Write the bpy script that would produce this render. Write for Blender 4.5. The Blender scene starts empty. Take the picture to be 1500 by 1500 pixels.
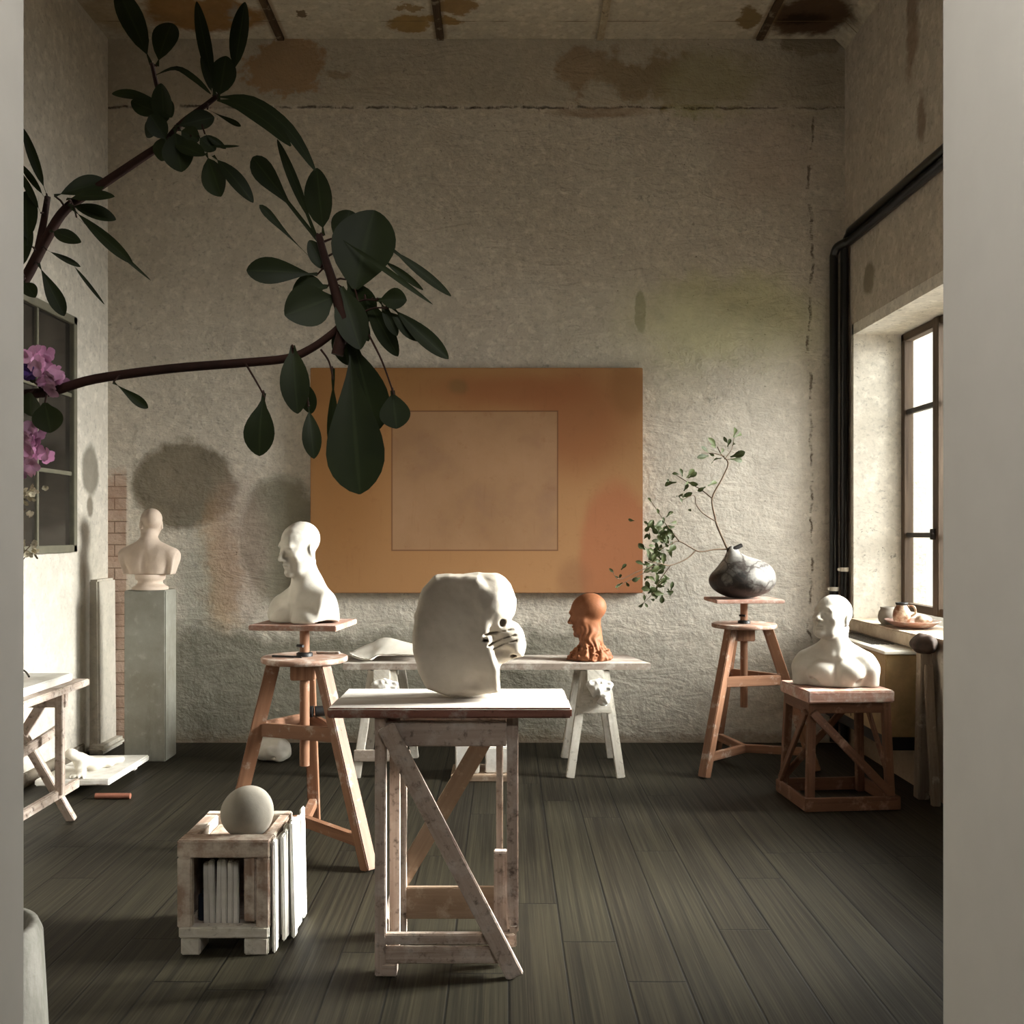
import bpy, bmesh, math, random
import numpy as np
from mathutils import Vector, Matrix

# ------------------------------------------------------------------ camera, world, lights
sc = bpy.context.scene
COL = sc.collection
FPX, CX, CY, EYE = 1450.0, 740.0, 780.0, 1.30      # focal length in pixels of a 1500 frame, vanishing point, eye height
cam_data = bpy.data.cameras.new('camera')
cam_data.sensor_fit = 'HORIZONTAL'; cam_data.sensor_width = 36.0
cam_data.lens = 36.0 * FPX / 1500.0
cam_data.shift_x = (750.0 - CX) / 1500.0
cam_data.shift_y = (CY - 750.0) / 1500.0
cam_data.clip_start = 0.05
cam = bpy.data.objects.new('camera', cam_data); COL.objects.link(cam)
cam.location = (0, 0, EYE); cam.rotation_euler = (math.pi / 2, 0, 0)
sc.camera = cam

sc.view_settings.view_transform = 'Standard'
sc.view_settings.look = 'None'
sc.view_settings.gamma = 1.0
sc.view_settings.use_curve_mapping = False
sc.view_settings.exposure = 0.12
sc.cycles.use_denoising = True
sc.cycles.max_bounces = 8
sc.cycles.diffuse_bounces = 5
sc.cycles.sample_clamp_indirect = 6.0

world = bpy.data.worlds.new('overcast_sky'); sc.world = world
world.use_nodes = True
wn = world.node_tree; wn.nodes.clear()
w_tc = wn.nodes.new('ShaderNodeTexCoord'); w_sep = wn.nodes.new('ShaderNodeSeparateXYZ')
w_rmp = wn.nodes.new('ShaderNodeValToRGB'); w_bg = wn.nodes.new('ShaderNodeBackground'); w_out = wn.nodes.new('ShaderNodeOutputWorld')
wn.links.new(w_tc.outputs['Generated'], w_sep.inputs[0]); wn.links.new(w_sep.outputs[2], w_rmp.inputs[0])
w_rmp.color_ramp.elements[0].position = 0.0; w_rmp.color_ramp.elements[0].color = (0.25, 0.24, 0.22, 1)
w_rmp.color_ramp.elements[1].position = 0.25; w_rmp.color_ramp.elements[1].color = (1.0, 0.99, 0.97, 1)
w_bg.inputs['Strength'].default_value = 3.6
wn.links.new(w_rmp.outputs[0], w_bg.inputs[0]); wn.links.new(w_bg.outputs[0], w_out.inputs[0])

def area_light(name, loc, target, sx, sy, power, col=(1, 0.975, 0.93), spread=180):
    d = bpy.data.lights.new(name, 'AREA'); d.shape = 'RECTANGLE'; d.size = sx; d.size_y = sy
    d.energy = power; d.color = col; d.spread = math.radians(spread)
    o = bpy.data.objects.new(name, d); COL.objects.link(o); o.location = loc
    o.rotation_euler = (Vector(target) - Vector(loc)).to_track_quat('-Z', 'Y').to_euler()
    return o
# daylight falling in through the two windows of the right wall, and an added fill light that brightens the door jambs
area_light('window_daylight', (4.6, 5.60, 2.60), (0.6, 4.9, 1.0), 3.0, 2.6, 560, (1, .99, .975))
area_light('window_daylight', (4.6, 4.00, 2.65), (0.0, 3.20, 0.9), 1.8, 2.0, 680, (1, .99, .975), 75)
area_light('jamb_fill_light', (0, 0.72, 2.62), (0, 0.72, 0), 0.9, 0.6, 22, (1, 0.97, 0.93))

# ------------------------------------------------------------------ helpers
def P(px, py, d):
    return Vector(((px - CX) * d / FPX, d, EYE - (py - CY) * d / FPX))
def lin(c):
    return tuple(((v / 255.0) / 12.92 if v / 255.0 <= 0.04045 else ((v / 255.0 + 0.055) / 1.055) ** 2.4) for v in c)
def rgba(c):
    return tuple(lin(c)) + (1.0,)

class NT:
    """short hand for building a material's nodes"""
    def __init__(s, name):
        s.m = bpy.data.materials.new(name); s.m.use_nodes = True
        s.t = s.m.node_tree; s.t.nodes.clear()
        s.out = s.t.nodes.new('ShaderNodeOutputMaterial')
        s.b = s.t.nodes.new('ShaderNodeBsdfPrincipled')
        s.t.links.new(s.b.outputs[0], s.out.inputs[0])
    def new(s, ty): return s.t.nodes.new(ty)
    def put(s, sock, v):
        if v is None: return
        if isinstance(v, bpy.types.NodeSocket): s.t.links.new(v, sock)
        elif isinstance(v, (tuple, list)) and sock.type == 'RGBA' and len(v) == 3: sock.default_value = tuple(v) + (1.0,)
        else: sock.default_value = v
    def coord(s, which='Object'):
        return s.new('ShaderNodeTexCoord').outputs[which]
    def math(s, op, a, b=None, c=None, clamp=False):
        n = s.new('ShaderNodeMath'); n.operation = op; n.use_clamp = clamp
        s.put(n.inputs[0], a); s.put(n.inputs[1], b); s.put(n.inputs[2], c); return n.outputs[0]
    def vmath(s, op, a, b=None, scale=None):
        n = s.new('ShaderNodeVectorMath'); n.operation = op
        s.put(n.inputs[0], a); s.put(n.inputs[1], b)
        if scale is not None: s.put(n.inputs['Scale'], scale)
        return n.outputs['Value'] if op in ('LENGTH', 'DISTANCE', 'DOT_PRODUCT') else n.outputs[0]
    def sep(s, v):
        n = s.new('ShaderNodeSeparateXYZ'); s.put(n.inputs[0], v); return n.outputs
    def comb(s, x, y, z=0.0):
        n = s.new('ShaderNodeCombineXYZ'); s.put(n.inputs[0], x); s.put(n.inputs[1], y); s.put(n.inputs[2], z); return n.outputs[0]
    def noise(s, v, scale, detail=4, rough=0.55, dist=0.0, out=0):
        n = s.new('ShaderNodeTexNoise'); s.put(n.inputs['Vector'], v)
        n.inputs['Scale'].default_value = scale; n.inputs['Detail'].default_value = detail
        n.inputs['Roughness'].default_value = rough; n.inputs['Distortion'].default_value = dist
        return n.outputs[out]
    def vor(s, v, scale, feature='F1', out='Distance', rnd=1.0):
        n = s.new('ShaderNodeTexVoronoi'); n.feature = feature; s.put(n.inputs['Vector'], v)
        n.inputs['Scale'].default_value = scale; n.inputs['Randomness'].default_value = rnd
        return n.outputs[out]
    def white(s, v):
        n = s.new('ShaderNodeTexWhiteNoise'); n.noise_dimensions = '3D'; s.put(n.inputs['Vector'], v); return n.outputs['Value']
    def scale(s, v, xyz):
        return s.vmath('MULTIPLY', v, xyz)
    def rng(s, v, a, b, c=0.0, d=1.0, smooth=False):
        n = s.new('ShaderNodeMapRange'); n.interpolation_type = 'SMOOTHSTEP' if smooth else 'LINEAR'
        s.put(n.inputs[0], v)
        for i, q in enumerate((a, b, c, d)): s.put(n.inputs[i + 1], q)
        return n.outputs[0]
    def mix(s, f, a, b, mode='MIX'):
        n = s.new('ShaderNodeMixRGB'); n.blend_type = mode
        s.put(n.inputs[0], f); s.put(n.inputs[1], a); s.put(n.inputs[2], b); return n.outputs[0]
    def bump(s, h, strength=0.3, dist=0.02):
        n = s.new('ShaderNodeBump'); n.inputs['Strength'].default_value = strength; n.inputs['Distance'].default_value = dist
        s.put(n.inputs['Height'], h); s.t.links.new(n.outputs[0], s.b.inputs['Normal'])
    def done(s, color, rough=0.8, spec=0.3, **kw):
        s.put(s.b.inputs['Base Color'], color); s.put(s.b.inputs['Roughness'], rough)
        s.put(s.b.inputs['Specular IOR Level'], spec)
        for k, v in kw.items(): s.put(s.b.inputs[k.replace('_', ' ')], v)
        return s.m

def tag(o, label=None, cat=None, group=None, kind=None):
    if label: o['label'] = label
    if cat: o['category'] = cat
    if group: o['group'] = group
    if kind: o['kind'] = kind
    return o
def empty(name, loc, label, cat, group=None):
    o = bpy.data.objects.new(name, None); COL.objects.link(o); o.location = loc
    o.empty_display_size = 0.05
    tag(o, label, cat, group); return o
def root_loc(o):
    v = Vector((0, 0, 0))
    while o is not None:
        v += o.location; o = o.parent
    return v

class MB:
    """collects shapes given in world coordinates, links them as ONE mesh object"""
    def __init__(s): s.v, s.f, s.uv, s.sm = [], [], [], []
    def add(s, verts, faces, uvs=None, smooth=False):
        o = len(s.v); s.v += [tuple(x) for x in verts]
        for i, f in enumerate(faces):
            s.f.append(tuple(j + o for j in f)); s.sm.append(smooth)
            s.uv.append(uvs[i] if uvs else [(verts[j][0] + verts[j][1], verts[j][2]) for j in f])
        return s
    def box(s, M, sx, sy, sz, bevel=0.003, warp=0.0, taper=1.0):
        bm = bmesh.new(); bmesh.ops.create_cube(bm, size=1.0)
        for v in bm.verts:
            k = taper if v.co.z < 0 else 1.0
            v.co = Vector((v.co.x * sx * k, v.co.y * sy * k, v.co.z * sz))
        if bevel > 0:
            bmesh.ops.bevel(bm, geom=bm.edges[:], offset=min(bevel, 0.45 * min(sx, sy, sz)), segments=2, affect='EDGES', clamp_overlap=True)
        if warp:
            for v in bm.verts:
                v.co += Vector((random.uniform(-1, 1), random.uniform(-1, 1), 0)) * warp * 0.3
        bm.verts.index_update()
        ru, rv = random.uniform(0, 50), random.uniform(0, 50)
        uv = [[(v.co.z + ru, v.co.x + v.co.y + rv) for v in f.verts] for f in bm.faces]
        s.add([M @ v.co for v in bm.verts], [[v.index for v in f.verts] for f in bm.faces], uv)
        bm.free(); return s
    def beam(s, p0, p1, w, t, side=(1, 0, 0), bevel=0.003, taper=1.0):
        p0, p1 = Vector(p0), Vector(p1); z = (p0 - p1) if False else (p1 - p0); L = z.length; z.normalize()
        x = Vector(side); x = (x - z * x.dot(z)).normalized(); y = z.cross(x)
        M = Matrix((x, y, z)).transposed().to_4x4(); M.translation = (p0 + p1) / 2
        return s.box(M, w, t, L, bevel, taper=taper)
    def abox(s, x0, x1, y0, y1, z0, z1, bevel=0.003, grain='x'):
        c = Vector(((x0 + x1) / 2, (y0 + y1) / 2, (z0 + z1) / 2)); dx, dy, dz = abs(x1 - x0), abs(y1 - y0), abs(z1 - z0)
        ax = {'x': (Vector((0, 1, 0)), Vector((0, 0, 1)), Vector((1, 0, 0)), dy, dz, dx),
              'y': (Vector((0, 0, 1)), Vector((1, 0, 0)), Vector((0, 1, 0)), dz, dx, dy),
              'z': (Vector((1, 0, 0)), Vector((0, 1, 0)), Vector((0, 0, 1)), dx, dy, dz)}[grain]
        M = Matrix(ax[:3]).transposed().to_4x4(); M.translation = c
        return s.box(M, ax[3], ax[4], ax[5], bevel)
    def tube(s, pts, radii, seg=10, smooth=True, caps=True):
        pts = [Vector(p) for p in pts]; n = len(pts)
        if not hasattr(radii, '__len__'): radii = [radii] * n
        vs, fs, uvs = [], [], []; prev = None; acc = 0
        for i, p in enumerate(pts):
            t = (pts[min(i + 1, n - 1)] - pts[max(i - 1, 0)]).normalized()
            if prev is None: x = t.orthogonal().normalized()
            else:
                x = prev - t * prev.dot(t); x.normalize()
            prev = x; y = t.cross(x)
            for k in range(seg):
                a = 2 * math.pi * k / seg
                vs.append(p + (x * math.cos(a) + y * math.sin(a)) * radii[i])
        for i in range(n - 1):
            L = (pts[i + 1] - pts[i]).length
            for k in range(seg):
                k2 = (k + 1) % seg
                fs.append([i * seg + k, i * seg + k2, (i + 1) * seg + k2, (i + 1) * seg + k])
                uvs.append([(acc, k * .01), (acc, k * .01 + .01), (acc + L, k * .01 + .01), (acc + L, k * .01)])
            acc += L
        s.add(vs, fs, uvs, smooth)
        if caps:
            s.add(vs[:seg], [list(range(seg))[::-1]]); s.add(vs[-seg:], [list(range(seg))])
        return s
    def lathe(s, prof, c, seg=40, sx=1.0, sy=1.0, smooth=True):
        vs, fs = [], []
        for r, z in prof:
            for k in range(seg):
                a = 2 * math.pi * k / seg
                vs.append((c[0] + math.cos(a) * r * sx, c[1] + math.sin(a) * r * sy, c[2] + z))
        n = len(prof)
        for i in range(n - 1):
            for k in range(seg):
                k2 = (k + 1) % seg
                fs.append([i * seg + k, i * seg + k2, (i + 1) * seg + k2, (i + 1) * seg + k])
        s.add(vs, fs, None, smooth)
        s.add(vs[:seg], [list(range(seg))[::-1]]); s.add(vs[-seg:], [list(range(seg))]); return s
    def leaf(s, b, t, w, normal, droop=0.06, fold=0.18, petiole=0.14, peak=0.62, n=10):
        b, t = Vector(b), Vector(t); ax = t - b; L = ax.length; z = ax.normalized()
        nrm = Vector(normal); nrm = (nrm - z * nrm.dot(z)).normalized(); x = z.cross(nrm)
        vs, fs = [], []
        for i in range(n + 1):
            u = 1 - (1 - i / n) ** 1.5
            if u < petiole: hw = 0.022 * w + 0.003 * (w > .02)
            else:
                q = (u - petiole) / (1 - petiole)
                hw = w / 2 * (math.sin(math.pi * q ** (math.log(.5) / math.log(peak))) ** 0.62 if 0 < q < 1 else 0.02)
                hw = max(hw, 0.02 * w)
            c = b + ax * u + nrm * (droop * L * math.sin(math.pi * u))
            for k in (-1, -.5, 0, .5, 1):
                vs.append(c + x * hw * k + nrm * (abs(k) * hw * fold * 2))
        for i in range(n):
            for k in range(4):
                fs.append([i * 5 + k, i * 5 + k + 1, (i + 1) * 5 + k + 1, (i + 1) * 5 + k])
        uv = [[((v % 5) / 4.0, (v // 5) / n) for v in f] for f in fs]
        return s.add(vs, fs, uv, True)
    def build(s, name, mat, parent=None, label=None):
        off = root_loc(parent) if parent is not None else Vector((0, 0, 0))
        me = bpy.data.meshes.new(name)
        me.from_pydata([(v[0] - off.x, v[1] - off.y, v[2] - off.z) for v in s.v], [], s.f)
        uvl = me.uv_layers.new(name='UVMap')
        flat = [c for f in s.uv for uv in f for c in uv]
        uvl.data.foreach_set('uv', flat)
        me.polygons.foreach_set('use_smooth', s.sm)
        me.materials.append(mat); me.update()
        o = bpy.data.objects.new(name, me); COL.objects.link(o)
        if parent is not None: o.parent = parent
        if label: o['label'] = label
        return o
def thing(mb, name, mat, label, cat, group=None, kind=None, base=None):
    o = mb.build(name, mat)
    if base is not None:
        b = Vector(base)
        o.data.transform(Matrix.Translation(-b)); o.location = b
    return tag(o, label, cat, group, kind)
def struct(mb, name, mat):
    return tag(mb.build(name, mat), kind='structure')
def catmull(pts, k=6):
    pts = [Vector(p) for p in pts]; out = []
    for i in range(len(pts) - 1):
        p0, p1, p2, p3 = pts[max(i - 1, 0)], pts[i], pts[i + 1], pts[min(i + 2, len(pts) - 1)]
        for j in range(k):
            t = j / k
            out.append(0.5 * ((2 * p1) + (p2 - p0) * t + (2 * p0 - 5 * p1 + 4 * p2 - p3) * t * t + (3 * p1 - p0 - 3 * p2 + p3) * t ** 3))
    out.append(pts[-1]); return out

# ------------------------------------------------------------------ implicit sculpting (distance fields meshed with surface nets)
def ell(p, c, r):
    r = np.array(r, dtype=np.float32); q = (p - np.array(c, dtype=np.float32))
    k0 = np.linalg.norm(q / r, axis=-1); k1 = np.linalg.norm(q / (r * r), axis=-1)
    return k0 * (k0 - 1.0) / np.maximum(k1, 1e-6)
def cone(p, a, b, ra, rb=None):
    rb = ra if rb is None else rb
    a = np.array(a, dtype=np.float32); b = np.array(b, dtype=np.float32); ba = b - a
    h = np.clip(((p - a) @ ba) / float(ba @ ba), 0, 1)
    return np.linalg.norm(p - a - h[..., None] * ba, axis=-1) - (ra + (rb - ra) * h)
def smin(a, b, k):
    h = np.maximum(k - np.abs(a - b), 0) / k
    return np.minimum(a, b) - h * h * k * 0.25
def smax(a, b, k): return -smin(-a, -b, k)
def rot_p(p, R, c=(0, 0, 0)):
    """world point -> local point of a shape turned by R about c"""
    return ((p - np.array(c, dtype=np.float32)) @ np.array(R, dtype=np.float32))
def rbox(p, c, h, r):
    q = np.abs(p - np.array(c, dtype=np.float32)) - (np.array(h, dtype=np.float32) - r)
    return np.linalg.norm(np.maximum(q, 0), axis=-1) + np.minimum(q.max(axis=-1), 0) - r
def vnoise(p, scale, seed=0):
    rs = np.random.RandomState(seed); G = rs.rand(32, 32, 32).astype(np.float32)
    q = p * scale + 100.0; i = np.floor(q).astype(np.int32); f = q - i; f = f * f * (3 - 2 * f); i = i % 32; j = (i + 1) % 32
    x0, y0, z0 = i[..., 0], i[..., 1], i[..., 2]; x1, y1, z1 = j[..., 0], j[..., 1], j[..., 2]
    fx, fy, fz = f[..., 0], f[..., 1], f[..., 2]
    a = G[x0, y0, z0] * (1 - fx) + G[x1, y0, z0] * fx; b = G[x0, y1, z0] * (1 - fx) + G[x1, y1, z0] * fx
    c = G[x0, y0, z1] * (1 - fx) + G[x1, y0, z1] * fx; d = G[x0, y1, z1] * (1 - fx) + G[x1, y1, z1] * fx
    return (a * (1 - fy) + b * fy) * (1 - fz) + (c * (1 - fy) + d * fy) * fz - 0.5
def poly2(u, v, pts):
    """signed distance to a 2-D polygon"""
    pts = [np.array(q, dtype=np.float32) for q in pts]; n = len(pts)
    d = np.full(u.shape, 1e9, dtype=np.float32); s = np.ones(u.shape, dtype=np.float32)
    for i in range(n):
        a, b = pts[i], pts[i - 1]; e = b - a; wx, wy = u - a[0], v - a[1]
        h = np.clip((wx * e[0] + wy * e[1]) / float(e @ e), 0, 1)
        d = np.minimum(d, (wx - e[0] * h) ** 2 + (wy - e[1] * h) ** 2)
        c1 = v >= a[1]; c2 = v < b[1]; c3 = e[0] * wy > e[1] * wx
        s = np.where((c1 & c2 & c3) | (~c1 & ~c2 & ~c3), -s, s)
    return s * np.sqrt(d)
def extrude(d2, y, y0, y1, r):
    w0 = d2 + r; w1 = np.abs(y - (y0 + y1) / 2) - (y1 - y0) / 2 + r
    return np.minimum(np.maximum(w0, w1), 0) + np.sqrt(np.maximum(w0, 0) ** 2 + np.maximum(w1, 0) ** 2) - r
def surface_nets(fn, lo, hi, step):
    lo, hi = np.array(lo, dtype=np.float32), np.array(hi, dtype=np.float32)
    n = np.ceil((hi - lo) / step).astype(int) + 1
    ax = [lo[i] + step * np.arange(n[i], dtype=np.float32) for i in range(3)]
    p = np.stack(np.meshgrid(*ax, indexing='ij'), axis=-1)
    f = fn(p).astype(np.float32)
    f[0], f[-1] = 1, 1; f[:, 0], f[:, -1] = 1, 1; f[:, :, 0], f[:, :, -1] = 1, 1
    ins = f < 0
    acc = np.zeros(tuple(n - 1) + (3,), dtype=np.float32); cnt = np.zeros(tuple(n - 1), dtype=np.float32)
    def sl(o): return tuple(slice(o[k], n[k] - 1 + o[k]) for k in range(3))
    for a in range(3):
        for o1 in (0, 1):
            for o2 in (0, 1):
                o = [0, 0, 0]; b, c = [k for k in range(3) if k != a]; o[b], o[c] = o1, o2
                e = list(o); e[a] = 1
                f0, f1 = f[sl(o)], f[sl(e)]; m = (f0 < 0) != (f1 < 0)
                t = np.where(m, f0 / np.where(m, f0 - f1, 1), 0)
                for k in range(3):
                    acc[..., k] += np.where(m, (t if k == a else o[k]), 0)
                cnt += m
    cell = cnt > 0; idx = -np.ones(cnt.shape, dtype=np.int64); idx[cell] = np.arange(cell.sum())
    gi = np.argwhere(cell)
    verts = lo + step * (gi + acc[cell] / cnt[cell][:, None])
    faces = []
    for a in range(3):
        b, c = (a + 1) % 3, (a + 2) % 3
        s0 = [slice(1, n[k] - 1) for k in range(3)]; s0[a] = slice(0, n[a] - 1)
        s1 = list(s0); s1[a] = slice(1, n[a])
        i0, i1 = ins[tuple(s0)], ins[tuple(s1)]; m = i0 != i1
        q = np.argwhere(m); q[:, b] += 1; q[:, c] += 1
        flip = i1[m]
        def cellid(db, dc):
            r = q.copy(); r[:, b] += db; r[:, c] += dc; return idx[r[:, 0], r[:, 1], r[:, 2]]
        Q = np.stack([cellid(-1, -1), cellid(0, -1), cellid(0, 0), cellid(-1, 0)], axis=1)
        Q[flip] = Q[flip][:, ::-1]
        faces.append(Q)
    F = np.concatenate(faces)
    for _ in range(2):                                                 # light Laplacian smoothing
        sm = np.zeros_like(verts); ct = np.zeros(len(verts), dtype=np.float32)
        for k in range(4):
            np.add.at(sm, F[:, k], verts[F[:, (k + 1) % 4]]); np.add.at(ct, F[:, k], 1)
        verts = verts * 0.4 + 0.6 * sm / np.maximum(ct, 1)[:, None]
    return verts, F
def sculpt(name, fn, lo, hi, step, mat, base=(0, 0, 0), parent=None, label=None, cat=None, group=None, yaw=0.0):
    v, F = surface_nets(fn, lo, hi, step)
    off = Vector((0, 0, 0))
    if parent is not None: off = root_loc(parent); 
    me = bpy.data.meshes.new(name); me.from_pydata(v.tolist(), [], F.tolist())
    me.polygons.foreach_set('use_smooth', [True] * len(F)); me.materials.append(mat); me.update()
    o = bpy.data.objects.new(name, me); COL.objects.link(o)
    if yaw: me.transform(Matrix.Rotation(yaw, 4, 'Z'))
    if parent is not None: o.parent = parent; me.transform(Matrix.Translation(Vector(base) - off))
    else: o.location = base
    if label: tag(o, label, cat, group)
    return o
def euler(yaw, pitch=0.0, roll=0.0):
    """rows usable by rot_p: head turned by yaw about z, then tipped (chin up = positive pitch), then leaned"""
    M = Matrix.Rotation(yaw, 3, 'Z') @ Matrix.Rotation(roll, 3, 'Y') @ Matrix.Rotation(-pitch, 3, 'X')
    return np.array(M)
def head_sdf(p, ears=True, face=True, gaunt=0.0):
    """life-size head, face towards -y, origin at its middle"""
    d = ell(p, (0, .018, .038), (.074, .096, .079))
    d = smin(d, ell(p, (0, -.028, -.010), (.062, .066, .096)), .035)
    d = smin(d, ell(p, (0, -.036, -.066), (.048, .052, .044)), .03)
    d = smin(d, ell(p, (0, -.078, -.100), (.020, .018, .016)), .03)
    for s in (-1, 1):
        d = smin(d, ell(p, (s * .046, -.060, -.022), (.020, .022, .018)), .022)
        d = smin(d, cone(p, (s * .058, .0, -.03), (s * .040, -.045, -.085), .016, .014), .03)
    if face:
        d = smin(d, cone(p, (-.036, -.080, .020), (.036, -.080, .020), .0125), .018)
        for s in (-1, 1):
            d = smax(d, -ell(p, (s * .031, -.101, .000), (.021, .020, .0155)), .014)
            d = smin(d, ell(p, (s * .031, -.074, -.001), (.0145, .0145, .0115)), .004)
            d = smin(d, cone(p, (s * .018, -.088, .004), (s * .046, -.074, .002), .0035), .006)
            d = smax(d, -ell(p, (s * .040, -.090, -.058), (.016, .016, .026 + gaunt)), .025)
        d = smin(d, cone(p, (0, -.086, .016), (0, -.117, -.030), .0075, .0115), .012)
        for s in (-1, 1):
            d = smin(d, ell(p, (s * .0125, -.102, -.034), (.0085, .012, .0085)), .007)
            d = smax(d, -ell(p, (s * .006, -.112, -.043), (.0035, .005, .004)), .003)
        d = smin(d, cone(p, (-.019, -.087, -.061), (0, -.098, -.057), .0045, .0065), .007)
        d = smin(d, cone(p, (.019, -.087, -.061), (0, -.098, -.057), .0045, .0065), .007)
        d = smin(d, cone(p, (-.016, -.087, -.070), (.016, -.087, -.070), .0065), .007)
        d = smax(d, -cone(p, (-.024, -.092, -.0655), (.024, -.092, -.0655), .0028), .004)
        d = smax(d, -ell(p, (0, -.103, -.082), (.022, .012, .006)), .010)
    if ears:
        for s in (-1, 1):
            e = ell(rot_p(p, euler(s * .35), (s * .077, .016, -.006)), (0, 0, 0), (.0085, .0195, .032))
            e = smax(e, -ell(rot_p(p, euler(s * .35), (s * .086, .013, -.004)), (0, 0, 0), (.006, .011, .020)), .005)
            d = smin(d, e, .008)
    return d
def torso_sdf(p, cut=0.0, arms=True):
    """chest and shoulders, front towards -y, flat cut at z=0; the neck root is near z=.20"""
    d = ell(p, (0, .005, .03), (.150, .088, .165))
    for s in (-1, 1):
        d = smin(d, ell(p, (s * .068, -.056, .075), (.078, .045, .066)), .028)
        d = smin(d, cone(p, (s * .02, .03, .225), (s * .145, .02, .150), .046, .050), .06)
        d = smin(d, ell(p, (s * .168, .012, .108), (.056, .060, .066)), .035)
        if arms: d = smin(d, cone(p, (s * .178, .012, .09), (s * .182, .012, -.06), .050, .044), .03)
        d = smin(d, cone(p, (s * .022, -.050, .166), (s * .135, -.012, .176), .009, .010), .020)
        d = smin(d, ell(p, (s * .07, .062, .09), (.062, .030, .085)), .03)
    d = smax(d, -ell(p, (0, -.112, .08), (.007, .03, .09)), .03)
    d = smax(d, -ell(p, (0, .105, .06), (.008, .02, .13)), .03)
    d = smax(d, -ell(p, (0, -.078, .176), (.016, .03, .013)), .015)
    return d
def neck_sdf(p, a, b, r=.053):
    d = cone(p, a, b, r + .004, r)
    return d

# ------------------------------------------------------------------ materials
def wood(name, dark, mid, light, dust=0.0, dustcol=(205, 198, 188), rough=0.7, grain=60, spots=0.0, spotcol=(60, 45, 36), topdust=0.0, cracks=0.0):
    n = NT(name); uv = n.coord('UV'); ob = n.coord('Object')
    g = n.noise(n.scale(uv, (2.2, grain, 1)), 1.0, 5, .6, .4)
    c = n.mix(n.rng(g, .3, .7), rgba(dark), rgba(light))
    c = n.mix(n.rng(n.noise(n.scale(uv, (1.3, 9, 1)), 1.0, 3), .35, .65, 0, .75), c, rgba(mid))
    h = g
    if spots:
        sp = n.rng(n.noise(ob, 38, 5, .65), .62 - .08 * spots, .70, 0, .8 * min(1, spots))
        c = n.mix(sp, c, rgba(spotcol))
    if cracks:
        k = n.rng(n.noise(n.scale(uv, (5, 34, 1)), 1.0, 6, .7, .8), .60, .66, 0, cracks)
        c = n.mix(k, c, rgba(spotcol))
    if dust:
        dm = n.rng(n.noise(ob, 13, 7, .68), .60 - .35 * dust, .72 - .2 * dust, 0, min(1, .35 + dust))
        c = n.mix(dm, c, rgba(dustcol))
    if topdust:
        nz = n.sep(n.new('ShaderNodeNewGeometry').outputs['Normal'])[2]
        tm = n.math('MULTIPLY', n.rng(nz, .6, .9), n.rng(n.noise(n.scale(uv, (3, 14, 1)), 1.0, 6, .65), .30, .52, 1 - topdust * .3, topdust))
        c = n.mix(tm, c, rgba((208, 202, 193)))
    n.bump(h, .25, .004)
    return n.done(c, rough, .25)
def plaster(name, col, col2, rough=.75, scale=9, pits=.15, spec=.3, bump=.2):
    n = NT(name); ob = n.coord('Object')
    a = n.noise(ob, scale, 6, .6)
    c = n.mix(n.rng(a, .35, .70), rgba(col), rgba(col2))
    if pits:
        c = n.mix(n.rng(n.noise(ob, 60, 3, .5), .70, .76, 0, pits), c, rgba((90, 82, 72)))
    n.bump(n.noise(ob, 45, 6, .6), bump, .006)
    return n.done(c, rough, spec)
def plain(name, col, rough=.6, spec=.4, metal=0.0, var=.12):
    n = NT(name); ob = n.coord('Object')
    k = tuple(max(0, v * (1 - var)) for v in col)
    c = n.mix(n.rng(n.noise(ob, 12, 5, .6), .35, .65), rgba(col), rgba(k))
    return n.done(c, rough, spec, Metallic=metal)

M_plaster = plaster('white_plaster', (208, 202, 191), (190, 183, 171), .7)
M_plaster_warm = plaster('warm_plaster', (200, 182, 167), (184, 166, 150), .7, pits=.05)
M_plaster_head = plaster('old_plaster', (190, 181, 167), (164, 153, 138), .72, 6, .12)
M_plaster_grey = plaster('grey_plaster', (148, 141, 130), (132, 125, 114), .8, 5, .05)
M_slab = plaster('slab_plaster', (232, 229, 223), (196, 190, 180), .8, 8, .4)
M_wood_stand = wood('reddish_beech', (102, 69, 50), (130, 93, 70), (150, 111, 86), .10, rough=.5, grain=45)
M_wood_disc = wood('dusty_disc_wood', (120, 88, 72), (150, 118, 100), (168, 138, 120), .35, rough=.7, grain=40)
M_wood_dark = wood('old_brown_wood', (74, 48, 36), (100, 68, 50), (118, 84, 64), .15, (170, 140, 120), .6, 45, .5)
M_wood_top = wood('pinkish_top_wood', (140, 100, 84), (170, 130, 114), (188, 152, 138), .35, rough=.7, grain=40, spots=.3)
M_wood_pale = wood('whitewashed_pine', (142, 122, 108), (184, 166, 152), (210, 195, 183), .3, (214, 206, 198), .8, 60, 1.0)
M_wood_tan = wood('raw_tan_pine', (126, 106, 88), (148, 126, 106), (164, 144, 124), .2, (205, 190, 172), .7, 50, .2)
M_wood_table = wood('plaster_covered_board', (116, 72, 60), (146, 100, 86), (160, 120, 106), .25, rough=.75, grain=50, spots=.8, topdust=.9)
M_wood_white = wood('white_painted_wood', (176, 168, 154), (200, 194, 182), (214, 209, 199), .3, (222, 218, 210), .8, 50, .6, (84, 74, 62), cracks=.7)
M_wood_plank = wood('dusty_bench_plank', (124, 110, 98), (150, 136, 124), (172, 158, 146), .3, rough=.8, grain=50, spots=.6, topdust=.2)
M_wood_crate = wood('plaster_smeared_crate_wood', (124, 100, 84), (160, 136, 118), (182, 160, 144), .5, (212, 202, 188), .8, 40, .6)
M_wood_post = wood('weathered_grey_wood', (88, 74, 60), (118, 104, 88), (140, 126, 110), .1, rough=.8, grain=40, spots=.4)
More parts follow.
